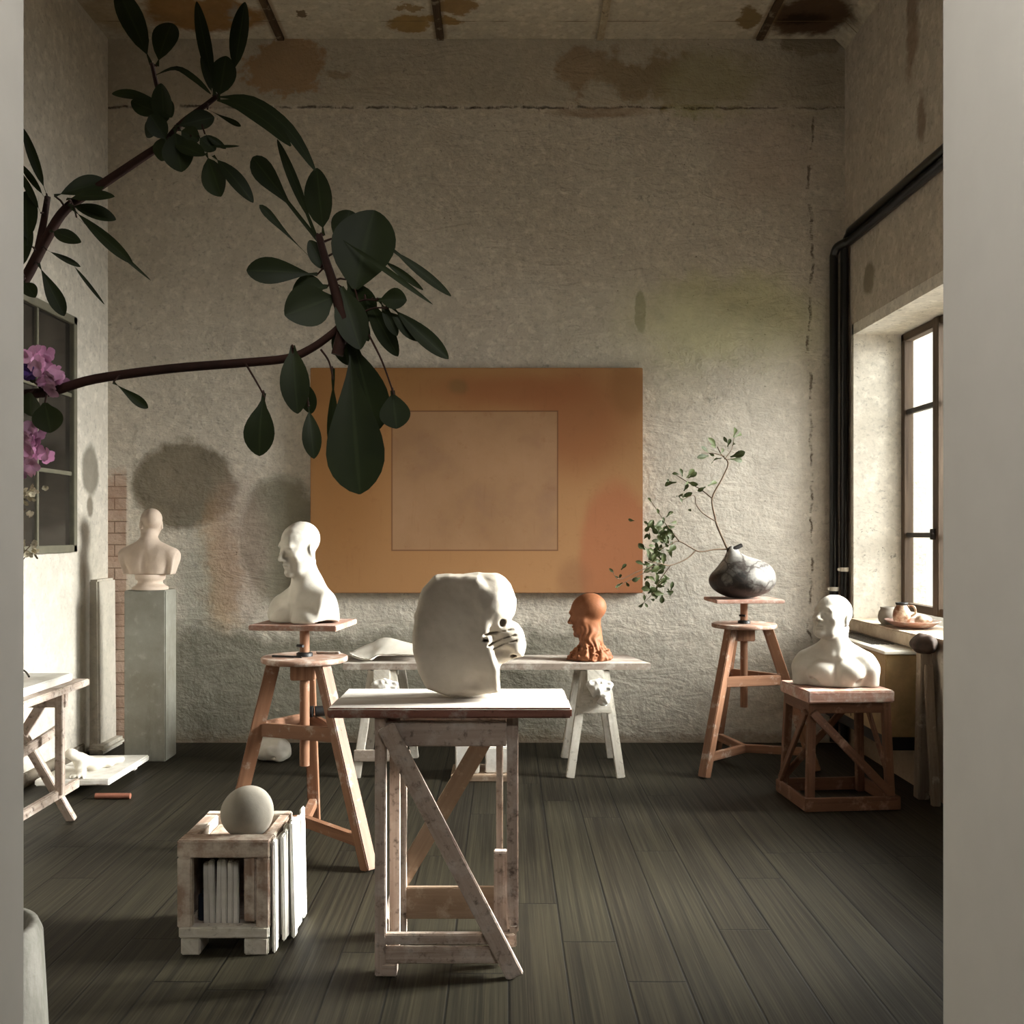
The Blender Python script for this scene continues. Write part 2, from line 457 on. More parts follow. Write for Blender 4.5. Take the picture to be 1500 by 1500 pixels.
M_black = plain('black_painted_metal', (14, 14, 15), .28, .5)
M_rubber = plain('black_rubber', (22, 21, 21), .5, .4)
M_jamb = plain('smooth_grey_paint', (186, 182, 174), .6, .3, var=.02)
M_iron = plain('dark_iron', (48, 42, 38), .5, .4, .6)
M_wframe = wood('brown_window_wood', (58, 46, 36), (76, 62, 49), (92, 77, 62), 0, rough=.7, grain=40, spots=.3)
M_wmetal = plain('olive_grey_metal', (112, 108, 92), .5, .4)
M_cab = plain('mustard_beige_enamel', (150, 124, 86), .5, .4, var=.15)
M_cabtop = plain('pale_enamel', (222, 216, 202), .4, .4, var=.06)
M_terra = plain('terracotta_stick', (138, 88, 70), .7, .3)
M_void = plain('dark_interior', (26, 23, 20), .9, .1)
M_darkrag = plain('dark_brown_lump', (58, 44, 36), .8, .2, var=.5)
M_facade = plain('pale_render', (232, 228, 214), .9, .1, var=.05)
M_shutter = plain('grey_shutters', (120, 118, 108), .8, .1)
M_ground = plain('gravel', (150, 145, 132), .95, .1, var=.2)

def glass_mat():
    n = NT('window_glass'); n.t.nodes.remove(n.b)
    tr = n.new('ShaderNodeBsdfTransparent'); gl = n.new('ShaderNodeBsdfGlossy'); gl.inputs['Roughness'].default_value = .03
    lw = n.new('ShaderNodeLayerWeight'); mx = n.new('ShaderNodeMixShader')
    fac = n.math('ADD', n.math('MULTIPLY', n.math('POWER', lw.outputs['Facing'], 5.0), .5), .03)
    tr.inputs[0].default_value = (.96, .97, .95, 1)
    n.t.links.new(fac, mx.inputs[0]); n.t.links.new(tr.outputs[0], mx.inputs[1]); n.t.links.new(gl.outputs[0], mx.inputs[2])
    n.t.links.new(mx.outputs[0], n.out.inputs[0]); return n.m
M_glass = glass_mat()
def dark_glass():
    n = NT('dark_pane_glass'); ob = n.coord('Object')
    c = n.mix(n.rng(n.noise(ob, 3, 3), .4, .6), rgba((34, 31, 28)), rgba((50, 46, 41)))
    return n.done(c, .12, .6)
M_dglass = dark_glass()

def wall_mat(name, base, base2, axes, patches=(), extra=None, speck=1.0, bump=.6):
    """old plaster: axes picks the two wall coordinates; patches = (u, v, ru, rv, colour, strength, edge softness, raggedness)"""
    n = NT(name); ob = n.coord('Object'); q = n.sep(ob)
    u, v = q[axes[0]], q[axes[1]]; uv = n.comb(u, v)
    big = n.noise(ob, 1.1, 6, .62); mid = n.noise(ob, 5.5, 7, .65); fine = n.noise(ob, 34, 5, .6)
    c = n.mix(n.rng(big, .32, .68), rgba(base), rgba(base2))
    c = n.mix(n.rng(mid, .40, .70, 0, .45), c, rgba(tuple(x * .84 for x in base)))
    c = n.mix(n.rng(n.noise(n.scale(ob, (7, 7, 1.2)), 1.0, 6, .65), .55, .75, 0, .30), c, rgba((214, 206, 192)))
    c = n.mix(n.rng(fine, .52, .70, 0, .50), c, rgba(tuple(x * .70 for x in base)))
    c = n.mix(n.rng(n.noise(ob, 16, 6, .68), .50, .66, 0, .45), c, rgba(tuple(min(255, x * 1.14) for x in base)))
    fl = n.math('MULTIPLY', n.rng(n.noise(n.scale(ob, (20, 20, 34)), 1.0, 5, .68, .6), .60, .68), n.rng(n.noise(ob, 1.8, 4, .6), .40, .62))
    c = n.mix(n.math('MULTIPLY', fl, .6 * speck), c, rgba(tuple(x * .55 for x in base)))
    warp1 = n.vmath('SUBTRACT', n.noise(uv, 3.2, 6, .66, out=1), (.5, .5, .5))
    warp2 = n.vmath('SUBTRACT', n.noise(uv, 17, 6, .7, out=1), (.5, .5, .5))
    for (pu, pv, ru, rv, col, st, soft, rag) in patches:
        w = n.vmath('ADD', uv, n.vmath('ADD', n.vmath('SCALE', warp1, scale=rag), n.vmath('SCALE', warp2, scale=rag * .3)))
        w = n.vmath('SUBTRACT', w, (pu, pv, 0)); w = n.sep(w)
        w = n.vmath('LENGTH', n.comb(n.math('DIVIDE', w[0], ru), n.math('DIVIDE', w[1], rv)))
        m = n.rng(w, 1 + soft, 1 - soft, 0, st, True)
        c = n.mix(m, c, n.mix(n.rng(mid, .3, .7), rgba(col), rgba(tuple(x * .86 for x in col))))
    hh = n.math('ADD', n.math('MULTIPLY', mid, .6), n.math('MULTIPLY', fine, .35))
    if extra: c, hh = extra(n, c, hh, u, v, uv, ob)
    # pits and flecks
    s1 = n.rng(n.vor(ob, 13), .05, .035, 0, 1); k1 = n.rng(n.noise(ob, 2.7, 3), .52, .60)
    s2 = n.rng(n.noise(ob, 52, 4, .6), .69, .73, 0, 1)
    sp = n.math('MULTIPLY', n.math('MAXIMUM', n.math('MULTIPLY', s1, k1), n.math('MULTIPLY', s2, n.rng(n.noise(ob, 3.6, 4), .42, .60))), speck * .8)
    c = n.mix(sp, c, rgba((84, 74, 62)))
    n.bump(n.math('SUBTRACT', hh, n.math('MULTIPLY', sp, .5)), bump, .03)
    return n.done(c, .92, .12)

WD = 6.12                                            # depth of the back wall
def wx(px): return (px - CX) * WD / FPX
def wz(py): return EYE - (py - CY) * WD / FPX
def wpatch(px, py, rx, ry, col, st, soft=.18, rag=.28):
    return (wx(px), wz(py), rx * WD / FPX, ry * WD / FPX, col, st, soft, rag)
def back_extra(n, c, hh, u, v, uv, ob):
    nz = n.math('SUBTRACT', n.noise(uv, 2.2, 6, .6), .5); nf = n.math('SUBTRACT', n.noise(uv, 9, 6, .7), .5)
    # damp grey-green zone along the foot of the wall, left of the bench's end
    edge = n.math('ADD', v, n.math('ADD', n.math('MULTIPLY', nz, .30), n.math('MULTIPLY', nf, .22)))
    m = n.math('MULTIPLY', n.rng(edge, wz(905), wz(945), 0, .92, True), n.rng(n.math('ADD', u, n.math('MULTIPLY', nz, .8)), wx(960), wx(760), .35, 1, True))
    c = n.mix(m, c, n.mix(n.rng(nf, -.2, .2), rgba((112, 109, 96)), rgba((134, 130, 117))))
    c = n.mix(n.rng(n.math('ADD', v, n.math('MULTIPLY', nf, .25)), .10, .0, 0, .6, True), c, rgba((112, 92, 72)))
    # band under the ceiling above the long crack
    m = n.rng(v, wz(160), wz(150), 0, .55, True)
    c = n.mix(m, c, n.mix(n.rng(nz, -.2, .2), rgba((150, 140, 122)), rgba((168, 158, 140))))
    cl = n.math('ABSOLUTE', n.math('SUBTRACT', n.math('ADD', v, n.math('MULTIPLY', nf, .05)), n.math('ADD', wz(157), n.math('MULTIPLY', nz, .03))))
    gap = n.rng(n.noise(n.comb(u, 0.0), 6, 5, .7), .44, .54)
    crack = n.math('MULTIPLY', n.math('MULTIPLY', n.rng(cl, .010, .002), gap), n.rng(n.noise(n.comb(u, 3.0), 2.2, 3), .35, .6, .35, 1))
    c = n.mix(n.math('MULTIPLY', crack, .85), c, rgba((58, 46, 34)))
    lip = n.rng(n.math('ABSOLUTE', n.math('SUBTRACT', cl, .03)), .02, .0, 0, .3)
    c = n.mix(lip, c, rgba((196, 184, 164)))
    # vertical broken crack near the right corner
    v2 = n.math('ABSOLUTE', n.math('SUBTRACT', n.math('ADD', u, n.math('ADD', n.math('MULTIPLY', nf, .07), n.math('MULTIPLY', nz, .12))), wx(1187)))
    g2 = n.rng(n.noise(n.comb(0.0, v), 7, 6, .75), .47, .57)
    cr2 = n.math('MULTIPLY', n.math('MULTIPLY', n.rng(v2, .010, .002), g2), n.rng(v, wz(165), wz(172)))
    c = n.mix(n.math('MULTIPLY', cr2, .8), c, rgba((92, 78, 62)))
    # bare brick showing in the left corner
    br = n.new('ShaderNodeTexBrick'); n.put(br.inputs['Vector'], n.scale(n.comb(u, v), (1, 1, 1)))
    br.inputs['Scale'].default_value = 1.0; br.inputs['Brick Width'].default_value = .21; br.inputs['Row Height'].default_value = .072
    br.inputs['Mortar Size'].default_value = .004; br.inputs['Color1'].default_value = rgba((186, 164, 148)); br.inputs['Color2'].default_value = rgba((172, 148, 132)); br.inputs['Mortar'].default_value = rgba((132, 112, 98))
    bu = n.math('MULTIPLY', n.rng(n.math('ADD', u, n.math('MULTIPLY', nf, .03)), wx(187), wx(184)), n.rng(n.math('ADD', v, n.math('MULTIPLY', nf, .3)), wz(685), wz(705)))
    c = n.mix(bu, c, n.mix(n.rng(nf, -.1, .25, 0, .6), br.outputs['Color'], rgba((150, 118, 100))))
    ln = n.math('MULTIPLY', n.rng(n.math('ABSOLUTE', n.math('SUBTRACT', u, wx(187))), .010, .006), n.rng(v, wz(725), wz(735)))
    c = n.mix(n.math('MULTIPLY', ln, .7), c, rgba((206, 194, 180)))
    hh = n.math('SUBTRACT', hh, n.math('ADD', n.math('MULTIPLY', n.math('ADD', crack, cr2), 1.2), n.math('MULTIPLY', n.math('MULTIPLY', bu, br.outputs['Fac']), .5)))
    # trowel ridges
    hh = n.math('ADD', hh, n.math('MULTIPLY', n.noise(n.scale(ob, (3, 3, 8)), 1.0, 5, .6, 1.2), .8))
    return c, hh
back_patches = [
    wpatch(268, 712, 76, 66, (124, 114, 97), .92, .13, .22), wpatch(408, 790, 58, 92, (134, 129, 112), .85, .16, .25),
    wpatch(322, 838, 26, 92, (179, 141, 94), .60, .5, .35), wpatch(352, 800, 40, 95, (174, 152, 141), .5, .5, .3),
    wpatch(285, 870, 26, 90, (152, 155, 142), .45, .6, .3),
    wpatch(425, 100, 66, 42, (176, 122, 56), .95, .10, .50), wpatch(500, 108, 16, 8, (132, 100, 57), .7, .3, .2),
    wpatch(855, 100, 36, 34, (152, 112, 62), .85, .25, .5), wpatch(945, 112, 66, 40, (132, 100, 38), .92, .28, .6),
    wpatch(1040, 118, 70, 46, (156, 152, 92), .7, .5, .6), wpatch(880, 164, 74, 8, (142, 106, 67), .6, .4, .12),
    wpatch(1196, 58, 52, 24, (58, 38, 20), .95, .25, .45), wpatch(1200, 120, 60, 70, (134, 124, 106), .5, .6, .5),
    wpatch(937, 458, 8, 32, (134, 127, 108), .9, .15, .10), wpatch(1060, 470, 130, 60, (204, 202, 156), .7, .5, .5),
    wpatch(1040, 500, 200, 90, (189, 186, 159), .35, .6, .5), wpatch(1120, 225, 70, 70, (179, 155, 139), .35, .6, .4),
    wpatch(1110, 690, 90, 150, (218, 212, 202), .5, .6, .5), wpatch(1030, 850, 110, 60, (194, 189, 179), .5, .5, .4),
    wpatch(340, 1050, 50, 30, (100, 85, 67), .6, .5, .4), wpatch(555, 905, 55, 40, (186, 181, 169), .4, .5, .4)]
M_back = wall_mat('old_back_wall_plaster', (208, 200, 187), (190, 181, 168), (0, 2), back_patches, back_extra)

def lpatch(y, z, ry, rz, col, st, soft=.2, rag=.15): return (y, z, ry, rz, col, st, soft, rag)
M_left = wall_mat('old_left_wall_plaster', (206, 199, 187), (194, 186, 173), (1, 2),
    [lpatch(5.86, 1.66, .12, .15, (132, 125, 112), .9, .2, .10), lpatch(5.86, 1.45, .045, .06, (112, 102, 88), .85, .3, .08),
     lpatch(5.9, .75, .22, .55, (176, 168, 152), .5, .5, .3), lpatch(5.4, .75, .5, .5, (216, 210, 198), .4, .5, .3)], speck=.6, bump=.15)
def right_extra(n, c, hh, u, v, uv, ob):
    sc_ = n.noise(n.scale(ob, (1, 9, 1.6)), 1.0, 6, .7, .6)
    c = n.mix(n.rng(sc_, .60, .68, 0, .35), c, rgba((120, 98, 74)))
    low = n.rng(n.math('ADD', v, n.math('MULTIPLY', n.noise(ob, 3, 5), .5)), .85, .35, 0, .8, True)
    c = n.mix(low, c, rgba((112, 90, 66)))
    return c, hh
M_right = wall_mat('old_right_wall_plaster', (190, 180, 165), (174, 162, 147), (1, 2),
    [lpatch(5.72, 2.77, .09, .09, (130, 122, 102), .8, .2, .12), lpatch(5.1, 3.95, .07, .30, (108, 78, 44), .6, .5, .25), lpatch(5.0, 3.4, .05, .12, (112, 86, 60), .6, .4, .2)], right_extra, speck=1.0, bump=.2)
def recess_extra(n, c, hh, u, v, uv, ob): return c, hh
def ceil_extra(n, c, hh, u, v, uv, ob):
    for x0, dark in ((-1.385, 1), (-.40, .8), (.585, .35), (1.57, 1)):
        d = n.math('ABSOLUTE', n.math('SUBTRACT', u, x0))
        c = n.mix(n.rng(d, .05, .035, 0, .55 * dark), c, rgba((118, 98, 72)))
    ln = n.math('ABSOLUTE', n.math('SUBTRACT', n.math('ADD', v, n.math('MULTIPLY', n.noise(ob, 4), .01)), 5.915))
    c = n.mix(n.math('MULTIPLY', n.rng(ln, .006, .002), n.rng(n.noise(ob, 1.5), .45, .5, 0, .8)), c, rgba((98, 82, 60)))
    return c, hh
def cpatch(px, py, rx, ry, col, st, soft=.15, rag=.3):
    d = 3.052 * FPX / (CY - py); d2 = 3.052 * FPX / (CY - py - 1)
    return ((px - CX) * d / FPX, d, rx * d / FPX, ry * abs(d2 - d), col, st, soft, rag)
M_ceil = wall_mat('peeling_ceiling_paint', (186, 176, 158), (170, 159, 141), (0, 1),
    [cpatch(300, 22, 90, 26, (136, 96, 46), .9), cpatch(345, 22, 16, 14, (140, 146, 142), .7, .4), cpatch(600, 34, 36, 12, (142, 112, 62), .9), cpatch(672, 10, 26, 12, (136, 106, 62), .9), cpatch(655, 32, 22, 6, (140, 108, 60), .9),
     cpatch(600, 12, 26, 4, (132, 104, 60), .8), cpatch(445, 24, 10, 5, (98, 80, 58), .9), cpatch(1095, 28, 20, 16, (116, 94, 54), .9), cpatch(1190, 24, 62, 30, (70, 48, 28), .95, .2, .25), cpatch(1180, 28, 34, 10, (38, 26, 16), .9, .4, .3),
     cpatch(170, 20, 40, 30, (150, 128, 92), .6, .5)], ceil_extra, speck=.5, bump=.2)

def floor_mat():
    n = NT('dark_striped_plank_floor'); ob = n.coord('Object'); q = n.sep(ob); x, y = q[0], q[1]
    W = .172; xr = n.math('DIVIDE', n.math('SUBTRACT', x, .010), W); row = n.math('FLOOR', xr); fx = n.math('FRACT', xr)
    off = n.math('MULTIPLY', n.white(n.comb(row, 3.0, 1.0)), 1.7)
    yr = n.math('DIVIDE', n.math('ADD', y, n.math('MULTIPLY', off, 1.0)), 1.65); colm = n.math('FLOOR', yr); fy = n.math('FRACT', yr)
    rnd = n.white(n.comb(row, colm, 7.0)); rnd2 = n.white(n.comb(row, colm, 19.0))
    base = n.mix(rnd, rgba((31, 27, 20)), rgba((37, 34, 25)))
    shift = n.math('MULTIPLY', rnd2, 40.0)
    s1 = n.noise(n.comb(n.math('ADD', n.math('MULTIPLY', x, 46.0), shift), n.math('MULTIPLY', y, .55)), 1.0, 4, .6, .15)
    s2 = n.noise(n.comb(n.math('ADD', n.math('MULTIPLY', x, 170.0), shift), n.math('MULTIPLY', y, 1.6)), 1.0, 4, .65)
    c = n.mix(n.rng(s1, .46, .62, 0, .8), base, rgba((46, 42, 31)))
    c = n.mix(n.rng(s1, .46, .32, 0, .7), c, rgba((20, 17, 12)))
    c = n.mix(n.rng(s2, .54, .70, 0, .8), c, rgba((54, 49, 38)))
    c = n.mix(n.rng(s2, .46, .30, 0, .6), c, rgba((20, 17, 11)))
    ex = n.math('MULTIPLY', n.math('MINIMUM', fx, n.math('SUBTRACT', 1.0, fx)), W)
    ey = n.math('MULTIPLY', n.math('MINIMUM', fy, n.math('SUBTRACT', 1.0, fy)), 1.65)
    e = n.math('MINIMUM', ex, ey); g = n.rng(e, .0042, .0020)
    c = n.mix(n.math('MULTIPLY', g, .85), c, rgba((12, 10, 7)))
    n.bump(n.math('SUBTRACT', n.math('MULTIPLY', s2, .15), g), .3, .004)
    return n.done(c, n.rng(s2, .3, .7, .66, .52), .16)
M_floor = floor_mat()

# ------------------------------------------------------------------ the room
X0, X1, H = -2.456, 2.10, 4.352
struct(MB().abox(X0 - .3, X1 + .5, -2.2, WD + .3, -.2, 0, 0), 'floor', M_floor)
struct(MB().abox(-1.5, 1.5, -2.0, 1.10, .0, .004, 0), 'floor_bounce', plain('pale_bounce_sheet', (206, 200, 190), .7, .2, var=.06))  # unseen pale sheet, added to bounce light up onto the lower jambs
struct(MB().abox(X0 - .3, X1 + .5, WD, WD + .25, 0, H + .2, 0), 'wall_back', M_back)
struct(MB().abox(X0 - .3, X1 + .5, 1.10, WD, H, H + .2, 0), 'ceiling', M_ceil)
struct(MB().abox(X0 - .3, X0, 1.10, WD, 0, H, 0), 'wall_left', M_left)
# right wall with two window openings (the second lies beyond the frame, nearer the door)
Z0, Z1 = .74, 2.558
W1a, W1b, W2a, W2b = 4.42, 6.00, 3.25, 4.20
mb = MB()
mb.abox(X1, X1 + .36, 1.10, WD, 0, Z0, 0); mb.abox(X1, X1 + .36, 1.10, WD, Z1, H, 0)
mb.abox(X1, X1 + .36, 1.10, W2a, Z0, Z1, 0); mb.abox(X1, X1 + .36, W2b, W1a, Z0, Z1, 0); mb.abox(X1, X1 + .36, W1b, WD, Z0, Z1, 0)
struct(mb, 'wall_right', M_right)
M_recess = wall_mat('window_reveal_plaster', (224, 218, 206), (206, 198, 184), (1, 2), [], recess_extra, speck=1.3, bump=.15)
def window(name, ya, yb, za, zb, x, lights, muntins):
    fr = MB(); ft = .045
    ys = [ya + (yb - ya) * i / lights for i in range(lights + 1)]
    fr.abox(x, x + .06, ya, yb, za, za + ft, .004, 'y'); fr.abox(x, x + .06, ya, yb, zb - ft, zb, .004, 'y')
    for i, yy in enumerate(ys):
        hw = ft / 2 + (.012 if 0 < i < lights else 0)
        c = min(max(yy, ya + hw), yb - hw); fr.abox(x - (.012 if 0 < i < lights else 0), x + .058, c - hw, c + hw, za + .001, zb - .001, .004, 'z')
    o = struct(fr, name, M_wframe)
    mu = MB()
    for i in range(lights):
        for zz in muntins: mu.abox(x + .012, x + .044, ys[i] + ft, ys[i + 1] - ft, zz - .014, zz + .014, .003, 'y')
    mu.build('glazing_bar', M_iron, o, 'thin dark glazing bars')
    for i in range(lights):
        g = MB(); g.abox(x + .026, x + .030, ys[i] + .02, ys[i + 1] - .02, za + .02, zb - .02, 0); g.build('window_pane', M_glass, o)
    return o
w1 = window('window_1', 4.46, 5.965, .835, 2.49, 2.385, 3, (1.285, 2.02))
h = MB()
for zz in (1.29,):
    h.abox(2.345, 2.375, 5.455, 5.47, zz - .03, zz + .03, .003); h.tube([(2.36, 5.46, zz), (2.34, 5.43, zz + .005)], .007, 6)
h.build('window_latch', M_iron, w1)
window('window_2', W2a, W2b, .80, 2.55, 2.385, 3, (1.285, 2.02))
# plaster lining of the visible recess and its stone sill
mb = MB()
mb.abox(X1 + .001, 2.44, W1b - .03, W1b + .01, Z0, Z1, 0); mb.abox(X1 + .001, 2.44, W1a - .01, W1a + .03, Z0, Z1, 0); mb.abox(X1 + .001, 2.44, W1a, W1b, Z1 - .065, Z1 + .01, 0)
struct(mb, 'trim_1', M_recess)
M_sill = plaster('stone_sill', (206, 192, 172), (166, 146, 122), .8, 10, .6)
mb = MB(); mb.abox(2.065, 2.40, 4.93, W1b - .02, .715, .785, .008); mb.abox(2.10, 2.40, W1a + .02, 4.932, .735, .784, .004); struct(mb, 'trim_2', M_sill)
# plastered pipe casing in the back left corner, low wall dado, and the peeling cove on the right
mb = MB(); mb.beam((X0 + .02, 5.98, 0), (X0 + .012, 5.98, 1.02), .08, .26, (1, 0, 0), .012); mb.abox(X0, X0 + .12, 5.78, 6.115, 0, .05, .02)
struct(mb, 'trim_3', M_left)
mb = MB(); mb.abox(X0, X0 + .015, 1.5, 5.75, 0, .075, .004, 'y'); struct(mb, 'baseboard_left', wood('grey_baseboard', (92, 82, 68), (116, 106, 92), (132, 122, 108), .1))
mb = MB(); mb.beam((X1 - .028, 4.6, H - .028), (X1 - .028, 6.115, H - .028), .13, .02, (1, 0, -1), .004); struct(mb, 'trim_4', M_ceil)
for i, x0 in enumerate((-1.385, -.40, .585, 1.57)):
    mb = MB(); mb.abox(x0 - .022, x0 + .022, 1.2, 6.11, H - .018, H + .01, .003, 'y')
    struct(mb, 'trim_%d' % (5 + i), wood('peeling_batten_%d' % i, *(((44, 32, 22), (66, 50, 34), (96, 76, 54)) if i != 2 else ((120, 104, 80), (160, 146, 122), (176, 160, 132))), .15 if i != 2 else .4, (186, 174, 150), .8, 30, .8))
# the doorway the camera looks through and the passage in front of it
JL, JR = -.6525, .5935
mb = MB(); mb.abox(X0 - .3, JL, 1.10, 1.345, 0, 3.0, .004); mb.abox(JR, X1 + .36, 1.10, 1.345, 0, 3.0, .004); mb.abox(X0 - .3, X1 + .36, 1.10, 1.345, 2.45, H, 0)
struct(mb, 'wall_front', M_jamb)
mb = MB(); mb.abox(X0, JL - .01, 1.345, 1.355, 0, H, 0); mb.abox(JR + .01, X1, 1.345, 1.355, 0, H, 0); mb.abox(JL - .01, JR + .01, 1.345, 1.355, 2.46, H, 0)
struct(mb, 'wall_front_dark_skin', wall_mat('bounce_cutting_skin', (128, 118, 104), (112, 102, 90), (0, 2), [], None))  # unseen dark skin, added so the front wall throws less light back
M_passage = plain('dark_fill_cutter', (104, 100, 94), .7, .2, var=.03)  # added unseen enclosure, dark to cut fill light through the doorway
struct(MB().abox(-1.6, -1.5, -2.0, 1.10, 0, 2.8, 0), 'wall_passage_left', M_passage)
struct(MB().abox(1.5, 1.6, -2.0, 1.10, 0, 2.8, 0), 'wall_passage_right', M_passage)
struct(MB().abox(-1.6, 1.6, -2.1, -2.0, 0, 2.8, 0), 'wall_passage_back', M_passage)
struct(MB().abox(-1.6, 1.6, -2.1, 1.10, 2.7, 2.8, 0), 'ceiling_passage', M_passage)
# interior glazed opening in the left wall
mb = MB(); xa = X0 + .002; ya, yb, za, zb = 4.30, 5.60, 1.19, 2.515
mb.abox(xa, xa + .035, ya, yb, zb - .045, zb, .003, 'y'); mb.abox(xa, xa + .035, ya, yb, za, za + .04, .003, 'y')
mb.abox(xa, xa + .035, yb - .045, yb, za + .001, zb - .001, .003, 'z'); mb.abox(xa, xa + .035, ya, ya + .045, za + .001, zb - .001, .003, 'z')
o3 = struct(mb, 'window_3', M_wmetal)
mb = MB()
for yy in (5.15, 4.72): mb.abox(xa + .006, xa + .024, yy - .011, yy + .011, za + .03, zb - .03, .002, 'z')
for zz in (1.63, 2.07): mb.abox(xa + .006, xa + .022, ya + .03, yb - .03, zz - .011, zz + .011, .002, 'y')
mb.build('glazing_bar', M_wmetal, o3)
mb = MB(); mb.abox(xa + .002, xa + .010, ya + .02, yb - .02, za + .02, zb - .02, 0); mb.build('window_pane', M_dglass, o3)
# outside the window: a pale building across a gravel yard
struct(MB().abox(2.5, 14, -6, 40, -.5, -.3, 0), 'ground_yard', M_ground)
bld = empty('building', (9.0, 22.0, -.3), 'pale rendered building across the yard, seen through the window', 'building')
MB().abox(9.0, 13, 12, 36, -.3, 9, 0).build('facade', M_facade, bld)
for yy in (15.5, 19.0, 22.5, 26.0):
    for zz in (.6, 3.2, 5.8):
        f = MB(); f.abox(8.93, 9.02, yy - .5, yy + .5, zz, zz + .12, 0); f.abox(8.93, 9.02, yy - .5, yy + .5, zz + 1.3, zz + 1.42, 0)
        f.abox(8.94, 9.02, yy - .5, yy - .4, zz + .1, zz + 1.35, 0); f.abox(8.94, 9.02, yy + .4, yy + .5, zz + .1, zz + 1.35, 0)
        f.build('facade_window', M_shutter, bld)

# ------------------------------------------------------------------ painting on the back wall
def painting_mat():
    n = NT('rust_orange_canvas'); q = n.sep(n.coord('Object')); u, v = q[0], q[2]; uv = n.comb(u, v); ob = n.coord('Object')
    c = n.mix(n.rng(u, -1.0, .6), rgba((142, 101, 59)), rgba((155, 115, 77)))
    c = n.mix(n.rng(v, .65, -.6, 0, .5), c, rgba((158, 119, 82)))
    wq = n.vmath('SUBTRACT', n.noise(uv, 2.0, 6, .65, out=1), (.5, .5, .5))
    for (pu, pv, ru, rv, col, st, so) in ((.86, -.52, .22, .50, (152, 97, 66), .85, .18), (.62, .35, .30, .30, (135, 85, 53), .75, .55), (.20, .54, .42, .10, (136, 84, 52), .7, .6),
                                         (-.12, .56, .06, .05, (117, 92, 58), .6, .5), (-.85, .0, .22, .5, (132, 90, 49), .5, .7), (.93, .55, .12, .16, (124, 84, 50), .6, .4), (.60, -.6, .10, .12, (124, 87, 61), .5, .5)):
        w = n.vmath('ADD', uv, n.vmath('SCALE', wq, scale=.14)); w = n.sep(n.vmath('SUBTRACT', w, (pu, pv, 0)))
        w = n.vmath('LENGTH', n.comb(n.math('DIVIDE', w[0], ru), n.math('DIVIDE', w[1], rv)))
        c = n.mix(n.rng(w, 1 + so, 1 - so, 0, st, True), c, rgba(col))
    # inner square, a touch greyer, and the scored line round it
    iu = n.math('SUBTRACT', n.math('ABSOLUTE', n.math('SUBTRACT', u, -.011)), .507); iv = n.math('SUBTRACT', n.math('ABSOLUTE', n.math('SUBTRACT', v, -.002)), .426)
    bd = n.math('MAXIMUM', iu, iv)
    inn = n.mix(n.rng(n.noise(uv, 1.6, 5, .6), .35, .68), rgba((154, 121, 92)), rgba((137, 105, 76)))
    inn = n.mix(n.rng(n.noise(uv, 3.1, 5, .6), .52, .7, 0, .5), inn, rgba((131, 102, 85)))
    c = n.mix(n.rng(bd, .004, -.004, 0, .85), c, inn)
    c = n.mix(n.rng(n.math('ABSOLUTE', bd), .0055, .002, 0, .7), c, rgba((86, 54, 34)))
    c = n.mix(n.rng(n.noise(n.scale(uv, (30, 3, 1)), 1.0, 6, .7), .58, .75, 0, .25), c, rgba((114, 79, 49)))
    c = n.mix(n.rng(n.noise(ob, 14, 7, .7), .58, .72, 0, .3), c, rgba((121, 81, 51)))
    n.bump(n.noise(ob, 60, 5), .15, .003)
    return n.done(c, .75, .2)
px0, px1, pz0, pz1 = wx(455) + .01, wx(942) - .01, wz(868), wz(541)
mb = MB(); mb.abox(px0, px1, WD - .062, WD - .004, pz0, pz1, .004)
thing(mb, 'abstract_painting', painting_mat(), 'large rust orange abstract canvas with a scored inner square, hung on the back wall', 'painting', base=((px0 + px1) / 2, WD - .03, (pz0 + pz1) / 2))

